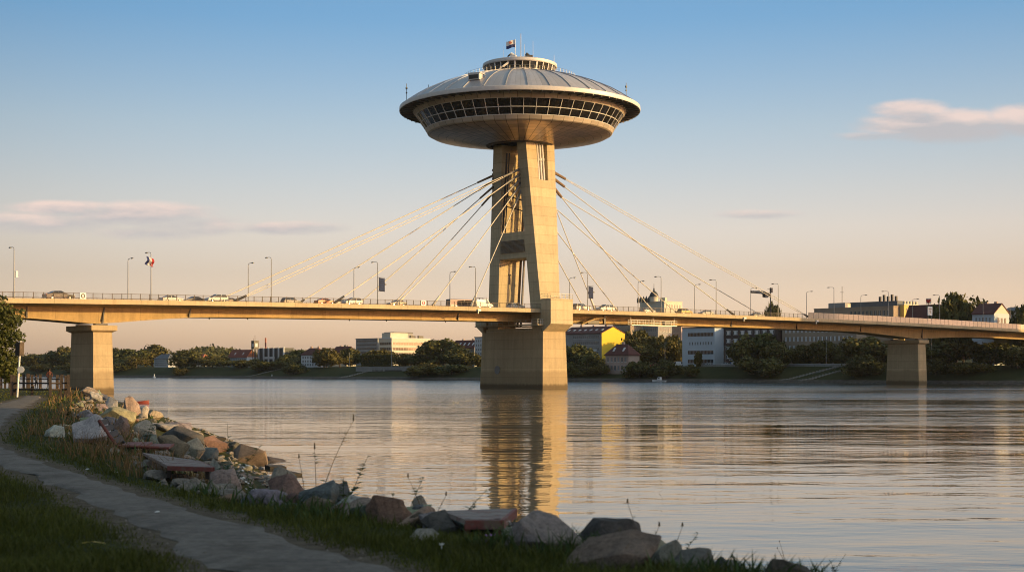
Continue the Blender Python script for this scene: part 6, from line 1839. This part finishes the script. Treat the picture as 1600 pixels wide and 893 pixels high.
q = MB(); q.hexa([(-.18, -.05, 2.42), (.10, -.12, 2.42), (.10, -.06, 2.42), (-.18, .02, 2.42), (-.16, -.05, 3.22), (.12, -.12, 3.22), (.12, -.06, 3.22), (-.16, .02, 3.22)]); q.build('board', M['fence_wood'], o)
q = MB(); q.hexa([(.10, -.12, 2.42), (.28, .10, 2.42), (.26, .14, 2.42), (.10, -.06, 2.42), (.12, -.12, 3.22), (.30, .10, 3.22), (.28, .14, 3.22), (.12, -.06, 3.22)]); q.build('board', M['bark'], o)
q = MB(); q.lathe([(0, -.02), (.20, -.02), (.20, .02), (0, .02)], 18); r_ = q.build('round_plate', M['panel_white'], o); r_.rotation_euler = (R(90), 0, 0); r_.location = (.16, -.07, 1.62)

cloth('skin', (.36, .20, .14)); cloth('shirt_rust', (.15, .05, .035)); cloth('trousers_dark', (.03, .032, .045)); cloth('shirt_grey', (.13, .13, .14)); cloth('hair_dark', (.03, .02, .015))
def person(label, loc, rz, joints, radii, edges, top_z, mats, head):
    o = thing('person', label, 'person', loc, rz)
    me = bpy.data.meshes.new('body'); me.from_pydata(joints, edges, [])
    b = link('body', me, None, o)
    md = b.modifiers.new('skin', 'SKIN'); b.modifiers.new('sub', 'SUBSURF').levels = 1; b.modifiers['sub'].render_levels = 1
    for i, r_ in enumerate(radii): me.skin_vertices[0].data[i].radius = (r_, r_)
    me.skin_vertices[0].data[0].use_root = True
    dg = bpy.context.evaluated_depsgraph_get(); ev = b.evaluated_get(dg); nm = bpy.data.meshes.new_from_object(ev)
    b.modifiers.clear(); b.data = nm
    nm.materials.clear()
    for m_ in mats: nm.materials.append(M[m_])
    nm.polygons.foreach_set('use_smooth', [True] * len(nm.polygons))
    for f in nm.polygons:
        z = f.center.z
        f.material_index = 2 if z > head[1] else (1 if z > top_z else 0)
    # hands and forearms are skin
    q = MB(); hx, hz = head[0], head[2]
    q.lathe([(0, -.02), (.085, .0), (.105, .06), (.10, .12), (.06, .17), (0, .18)], 14)
    h = q.build('hair', M['hair_dark'], o, 50); h.location = (hx[0], hx[1] + .015, hz - .02)
    q = MB(); q.loft([[(-.018, 0, -.03), (.018, 0, -.03), (.012, 0, .03), (-.012, 0, .03)], [(-.012, -.03, -.03), (.012, -.03, -.03), (.004, -.012, .03), (-.004, -.012, .03)]]); n_ = q.build('nose', M['skin'], o); n_.location = (hx[0], hx[1] - .095, hz - .03)
    return o
def fig(h, bend=0.0):
    s = h / 1.72
    J = [(0, 0, .95), (0, -.02 - bend * .3, 1.2), (0, -.02 - bend * .6, 1.42), (0, -.03 - bend * .8, 1.52), (0, -.05 - bend, 1.62),
         (-.10, 0, .88), (-.11, -.03, .48), (-.11, .02, .07), (-.11, -.15, .03), (.10, 0, .88), (.12, .06, .48), (.12, .12, .07), (.13, -.04, .03),
         (-.19, -.02 - bend * .6, 1.40), (-.25, -.02 - bend * .6, 1.12), (-.20, -.24 - bend * .5, 1.02), (-.17, -.32 - bend * .5, 1.02),
         (.19, -.02 - bend * .6, 1.40), (.25, .0 - bend * .6, 1.12), (.20, -.22 - bend * .5, 1.03), (.17, -.30 - bend * .5, 1.03)]
    Rr = [.14, .125, .13, .05, .095, .095, .07, .045, .035, .095, .07, .045, .035, .06, .045, .035, .03, .06, .045, .035, .03]
    E = [(0, 1), (1, 2), (2, 3), (3, 4), (0, 5), (5, 6), (6, 7), (7, 8), (0, 9), (9, 10), (10, 11), (11, 12), (2, 13), (13, 14), (14, 15), (15, 16), (2, 17), (17, 18), (18, 19), (19, 20)]
    return [tuple(c * s for c in j) for j in J], [r * s for r in Rr], E, s
J, Rr, E, s = fig(1.68, .06)
person('person in a rust coloured top leaning at the far fence', (gx_(77, 123), 123, 3.28), .5, J, Rr, E, .95 * s, ('trousers_dark', 'shirt_rust', 'skin'), ((0, -.11 * s), 1.50 * s, 1.62 * s))
J, Rr, E, s = fig(1.15, .02)
person('child in grey standing at the far fence left of the adult', (gx_(57, 122), 122, 3.28), -.3, J, Rr, E, .92 * s, ('trousers_dark', 'shirt_grey', 'skin'), ((0, -.07 * s), 1.50 * s, 1.62 * s))

# ------------------------------------------------------------------ grass
g_ = np.random.default_rng(77)
def blades(name, n, zlo, zhi, hmin, hmax, wk, cond):
    # density even on screen rather than on the ground: sample depth by 1/Z
    inv = g_.random(n * 4) * (1 / zlo - 1 / zhi) + 1 / zhi; Z = 1 / inv
    X = (g_.random(n * 4) * 2100 - 350 - CX) / F * Z
    d = seg_dist(X, Z, CREST, True); d = np.where(inside(X, Z, CREST), d, -d)
    pdst = path_dist(X, Z)
    patch = np.sin(X * 1.7 + np.sin(Z * .9) * 2) * np.cos(Z * 1.3 - X * .6)
    ok = cond(d, pdst, patch, g_.random(n * 4)); X, Z, d, pdst, patch = [a[ok][:n] for a in (X, Z, d, pdst, patch)]
    m = len(X); zz = bank_h(X, Z) - .01
    hgt = (hmin + (hmax - hmin) * g_.random(m) ** 2) * (1 + .6 * patch) * np.clip(.35 + pdst / .8, .3, 1.0)
    wdt = wk * np.maximum(1, Z / 14) * (.6 + .8 * g_.random(m))
    t_ = g_.random(m) * 2 * PI; le = hgt * (.15 + .7 * g_.random(m)); la = g_.random(m) * 2 * PI
    ux, uy = np.cos(t_) * wdt, np.sin(t_) * wdt
    lx, ly = np.cos(la) * le, np.sin(la) * le
    v = np.zeros((m, 5, 3))
    v[:, 0] = np.stack([X - ux, Z - uy, zz], -1); v[:, 1] = np.stack([X + ux, Z + uy, zz], -1)
    v[:, 2] = np.stack([X + lx * .35 + ux * .7, Z + ly * .35 + uy * .7, zz + hgt * .6], -1); v[:, 3] = np.stack([X + lx * .35 - ux * .7, Z + ly * .35 - uy * .7, zz + hgt * .6], -1)
    v[:, 4] = np.stack([X + lx, Z + ly, zz + hgt], -1)
    b = np.arange(m)[:, None] * 5
    tri = np.concatenate([b + np.array([[0, 1, 2]]), b + np.array([[0, 2, 3]]), b + np.array([[3, 2, 4]])], 0)
    return mesh_np(name, v.reshape(-1, 3), tri, False)
me = blades('grass', 210000, 6.0, 140, .04, .15, .0055, lambda d, p, k, r: (d > -.4) & (p > .02) & (r < np.clip(p * 1.6 + .10, 0, 1)) & ((d > .75) | (r < .22)))
o = link('grass', me, M['grass_blade']); o['kind'] = 'stuff'; o['label'] = 'short rough grass on the bank'
me = blades('tall_grass', 12000, 22.0, 140, .16, .42, .004, lambda d, p, k, r: (d > -1.6) & (d < 2.4) & (p > .7) & (k > -.1))
o = link('tall_grass', me, M['dry_stem']); o['kind'] = 'stuff'; o['label'] = 'taller dry grass along the boulders'
me = blades('bank_weeds', 15000, 9.0, 120, .06, .22, .012, lambda d, p, k, r: (d > -4.0) & (d < 1.6) & (p > .6) & (k > .25))
o = link('bank_weeds', me, M['weed_leaf']); o['kind'] = 'stuff'; o['label'] = 'green weeds between the boulders'

# loose gravel and crumbs on the path
n = 5200; inv = g_.random(n) * (1 / 8 - 1 / 80) + 1 / 80; Z = 1 / inv; X = (g_.random(n) * 1200 - 150 - CX) / F * Z; pdst = path_dist(X, Z)
ok = (pdst < .30) & (g_.random(n) < np.clip(.18 + np.exp(-np.abs(pdst) / .22), 0, 1)); X, Z = X[ok], Z[ok]; m = len(X)
s_ = (.006 + .020 * g_.random(m) ** 3) * np.maximum(1, Z / 18); zz = bank_h(X, Z) + .016; a_ = g_.random(m) * 6.3
oct_ = np.array([[1, 0, 0], [0, 1, 0], [-1, 0, 0], [0, -1, 0], [0.1, 0, .7]])
v = np.stack([(oct_[None, :, 0] * np.cos(a_)[:, None] - oct_[None, :, 1] * .7 * np.sin(a_)[:, None]) * s_[:, None] + X[:, None],
              (oct_[None, :, 0] * np.sin(a_)[:, None] + oct_[None, :, 1] * .7 * np.cos(a_)[:, None]) * s_[:, None] + Z[:, None], oct_[None, :, 2] * s_[:, None] + zz[:, None]], -1)
b_ = np.arange(m)[:, None] * 5
me = mesh_np('path_gravel', v.reshape(-1, 3), np.concatenate([b_ + np.array([[k, (k + 1) % 4, 4]]) for k in range(4)], 0), False)
var_mat('gravel', (.17, .145, .12), .9, .6, 3)
o = link('path_gravel', me, M['gravel']); o['kind'] = 'stuff'; o['label'] = 'loose gravel on the path'
# weeds one can tell apart
def weed(label, px, py, h_px, seed, leafy=True, flower=None, lean=.0, Z=None):
    p = bank_pt(px, py) if Z is None else zpt(px, py, Z)
    g = np.random.default_rng(seed); h = h_px / F * p.y
    if Z is None and p.z < 2.4:                  # rooted just over the crest, its foot hidden by the stones
        zz = np.arange(8, 120, .1); xx = (px - CX) / F * zz
        d = seg_dist(xx, zz, CREST, True); d = np.where(inside(xx, zz, CREST), d, -d)
        kk = np.nonzero(d < -.7)[0]
        if len(kk):
            z0_ = zz[kk[0]]; gh = float(bank_h(xx[kk[0]], z0_)); p = Vector((xx[kk[0]], z0_, gh)); h = CZ + (HY - (py - h_px)) / F * z0_ - gh
    o = thing('weed', label, 'plant', p)
    q = MB(); lf = MB(); fl_ = MB()
    for s_ in range(3 if leafy else 2):
        a_ = g.random() * 6.28; ln = .18 + .25 * g.random() + abs(lean); hh = h * (1 - .28 * s_)
        pts = [Vector((ln * hh * f ** 1.6 * math.cos(a_) + lean * hh * f, ln * hh * f ** 1.6 * math.sin(a_) * .6, hh * f)) for f in np.linspace(0, 1, 6)]
        q.tube(pts, [min(h * .014, .0075) * (1 - .7 * f) for f in np.linspace(0, 1, 6)], 4)
        for k in range(26 if leafy else 9):
            f = .12 + .88 * g.random(); i = min(int(f * 5), 4); b_ = pts[i].lerp(pts[i + 1], f * 5 - i); t_ = g.random() * 6.28; L_ = min(h * (.17 if leafy else .08), .16) * (1.25 - .7 * f)
            u = Vector((math.cos(t_), math.sin(t_), .35)); w_ = Vector((-u.y, u.x, 0)) * .32
            lf.add([b_, b_ + u * L_ * .5 + w_ * L_, b_ + u * L_ + Vector((0, 0, -.15 * L_)), b_ + u * L_ * .5 - w_ * L_], [(0, 1, 2, 3)])
        if flower:
            for k in range(7):
                c = pts[-1] + Vector(g.normal(size=3)) * h * .07; r_ = h * .035
                fl_.add([c + Vector((r_, 0, 0)), c + Vector((0, r_, r_ * .6)), c + Vector((-r_, 0, r_)), c + Vector((0, -r_, r_ * .3))], [(0, 1, 2, 3)])
        elif not leafy:
            q.tube([pts[-1], pts[-1] + Vector((0, 0, h * .06))], [min(h * .022, .013), min(h * .01, .006)], 5)
    q.build('stem', M['dry_stem'] if not leafy else M['weed_leaf'], o); lf.build('leaves', M['weed_leaf'], o, recalc=False)
    if flower: fl_.build('blossom', M[flower], o, recalc=False)
    return o
WEEDS = [('leafy weed at the water edge right of the reddish boulder', 352, 690, 30, True, None, .15), ('tall thin weed standing before the dark slabs', 495, 748, 92, False, None, 0),
 ('leafy branching weed beside the tall thin one', 528, 752, 44, True, None, .35), ('short stalk left of the tall thin weed', 480, 736, 22, False, None, 0),
 ('leafy weed behind the orange brown boulder', 628, 786, 40, True, None, .1), ('thin stalk above the beige boulder by the low bench', 667, 772, 28, False, None, .1),
 ('leafy spiky weed left of the low bench', 694, 796, 34, True, None, .3), ('white flowering weed under the end of the low bench', 796, 850, 36, True, 'petal_white', 0),
 ('white flowering weed between the long pale boulders', 396, 762, 34, True, 'petal_white', 0), ('pale forked seed stalk right of the dark wedge boulder', 1004, 845, 58, False, None, .08),
 ('dark seed headed stalk at the right of the boulders', 1040, 862, 44, False, None, .12), ('short leafy weed at the mossy boulder', 1046, 862, 30, True, None, .15),
 ('dark bud stalk above the rightmost boulder', 1226, 885, 40, False, None, .05), ('small seedling stalks at the bottom right corner', 1304, 897, 32, True, None, .1),
 ('bushy dark weed in the grass behind the large whitish boulder', 150, 652, 34, True, None, 0), ('leafy weed on the slope below the sunlit heap', 225, 664, 24, True, None, .1), ('tall grass like weed left of the pinkish boulder', 108, 654, 34, True, None, 0)]
for i, (lab, px, py, hp, lf_, fl_, ln) in enumerate(WEEDS):
    weed(lab, px, py, hp, 40 + i, lf_, fl_, ln, Z=(19 if px > 1200 else None))
# single clover and daisy flowers, the purple clover and the yellow leaf
def blossoms(name, label, spots, m, r, cat):
    for k, (px, py) in enumerate(spots):
        p = bank_pt(px, py); q = MB()
        for j in range(6):
            t_ = j * 1.05; q.add([(0, 0, .09), (r * math.cos(t_), r * math.sin(t_), .10), (r * 1.2 * math.cos(t_ + .4), r * 1.2 * math.sin(t_ + .4), .115), (r * math.cos(t_ + .8), r * math.sin(t_ + .8), .10)], [(0, 1, 2, 3)])
        q.tube([(0, 0, -.02), (0, 0, .09)], .004, 4)
        o = q.build(name, M[m], None, loc=p, recalc=False); tag(o, label, cat, name + ' group')
blossoms('daisy', 'single white daisy in the grass strip between the path and the boulders', [(316, 748), (322, 751), (350, 756), (510, 802), (520, 806), (528, 800), (100, 684), (108, 682), (430, 790), (690, 868)], 'petal_white', .02, 'flower')
blossoms('clover_flower', 'purple flower in the grass in front of the low bench', [(765, 853)], 'petal_purple', .045, 'flower')
p = bank_pt(145, 866); q = MB(); q.loft([[(-.10, 0, .10), (-.09, .012, .105)], [(0, -.028, .12), (0, .03, .115)], [(.11, -.008, .1), (.11, .006, .1)]], closed=False, cap=False)
o = q.build('fallen_leaf', M['yellow_leaf'], None, loc=p, recalc=False); tag(o, 'yellow fallen leaf in the dark grass at the lower left', 'leaf')
for (px, py, lab) in ((136, 735, 'white scrap of litter on the left path edge'), (181, 740, 'white scrap of litter on the grass edge of the path'), (245, 803, 'tiny pale scrap lying on the path')):
    p = bank_pt(px, py); q = MB(); q.add([(-.028, -.012, .025), (.03, -.018, .03), (.032, .018, .035), (-.024, .018, .025), (0, 0, .04)], [(0, 1, 4), (1, 2, 4), (2, 3, 4), (3, 0, 4)]); o = q.build('paper_scrap', M['petal_white'], None, loc=p, recalc=False); tag(o, lab, 'litter')

# ------------------------------------------------------------------ evening haze over the river
q = MB(); q.bx(-4600, 3400, -400, 6200, -6, 100)
hz_ = q.build('haze', None); hz_['kind'] = 'stuff'; hz_['label'] = 'thin evening haze'
hm = bpy.data.materials.new('haze_air'); hm.use_nodes = True; hn = hm.node_tree; hn.nodes.clear()
ho = hn.nodes.new('ShaderNodeOutputMaterial'); hv_ = hn.nodes.new('ShaderNodeVolumePrincipled')
hv_.inputs['Color'].default_value = (.86, .90, .96, 1); hv_.inputs['Density'].default_value = HAZE; hv_.inputs['Anisotropy'].default_value = .2
hn.links.new(hv_.outputs[0], ho.inputs['Volume']); hz_.data.materials.append(hm)
cy.volume_bounces = 0
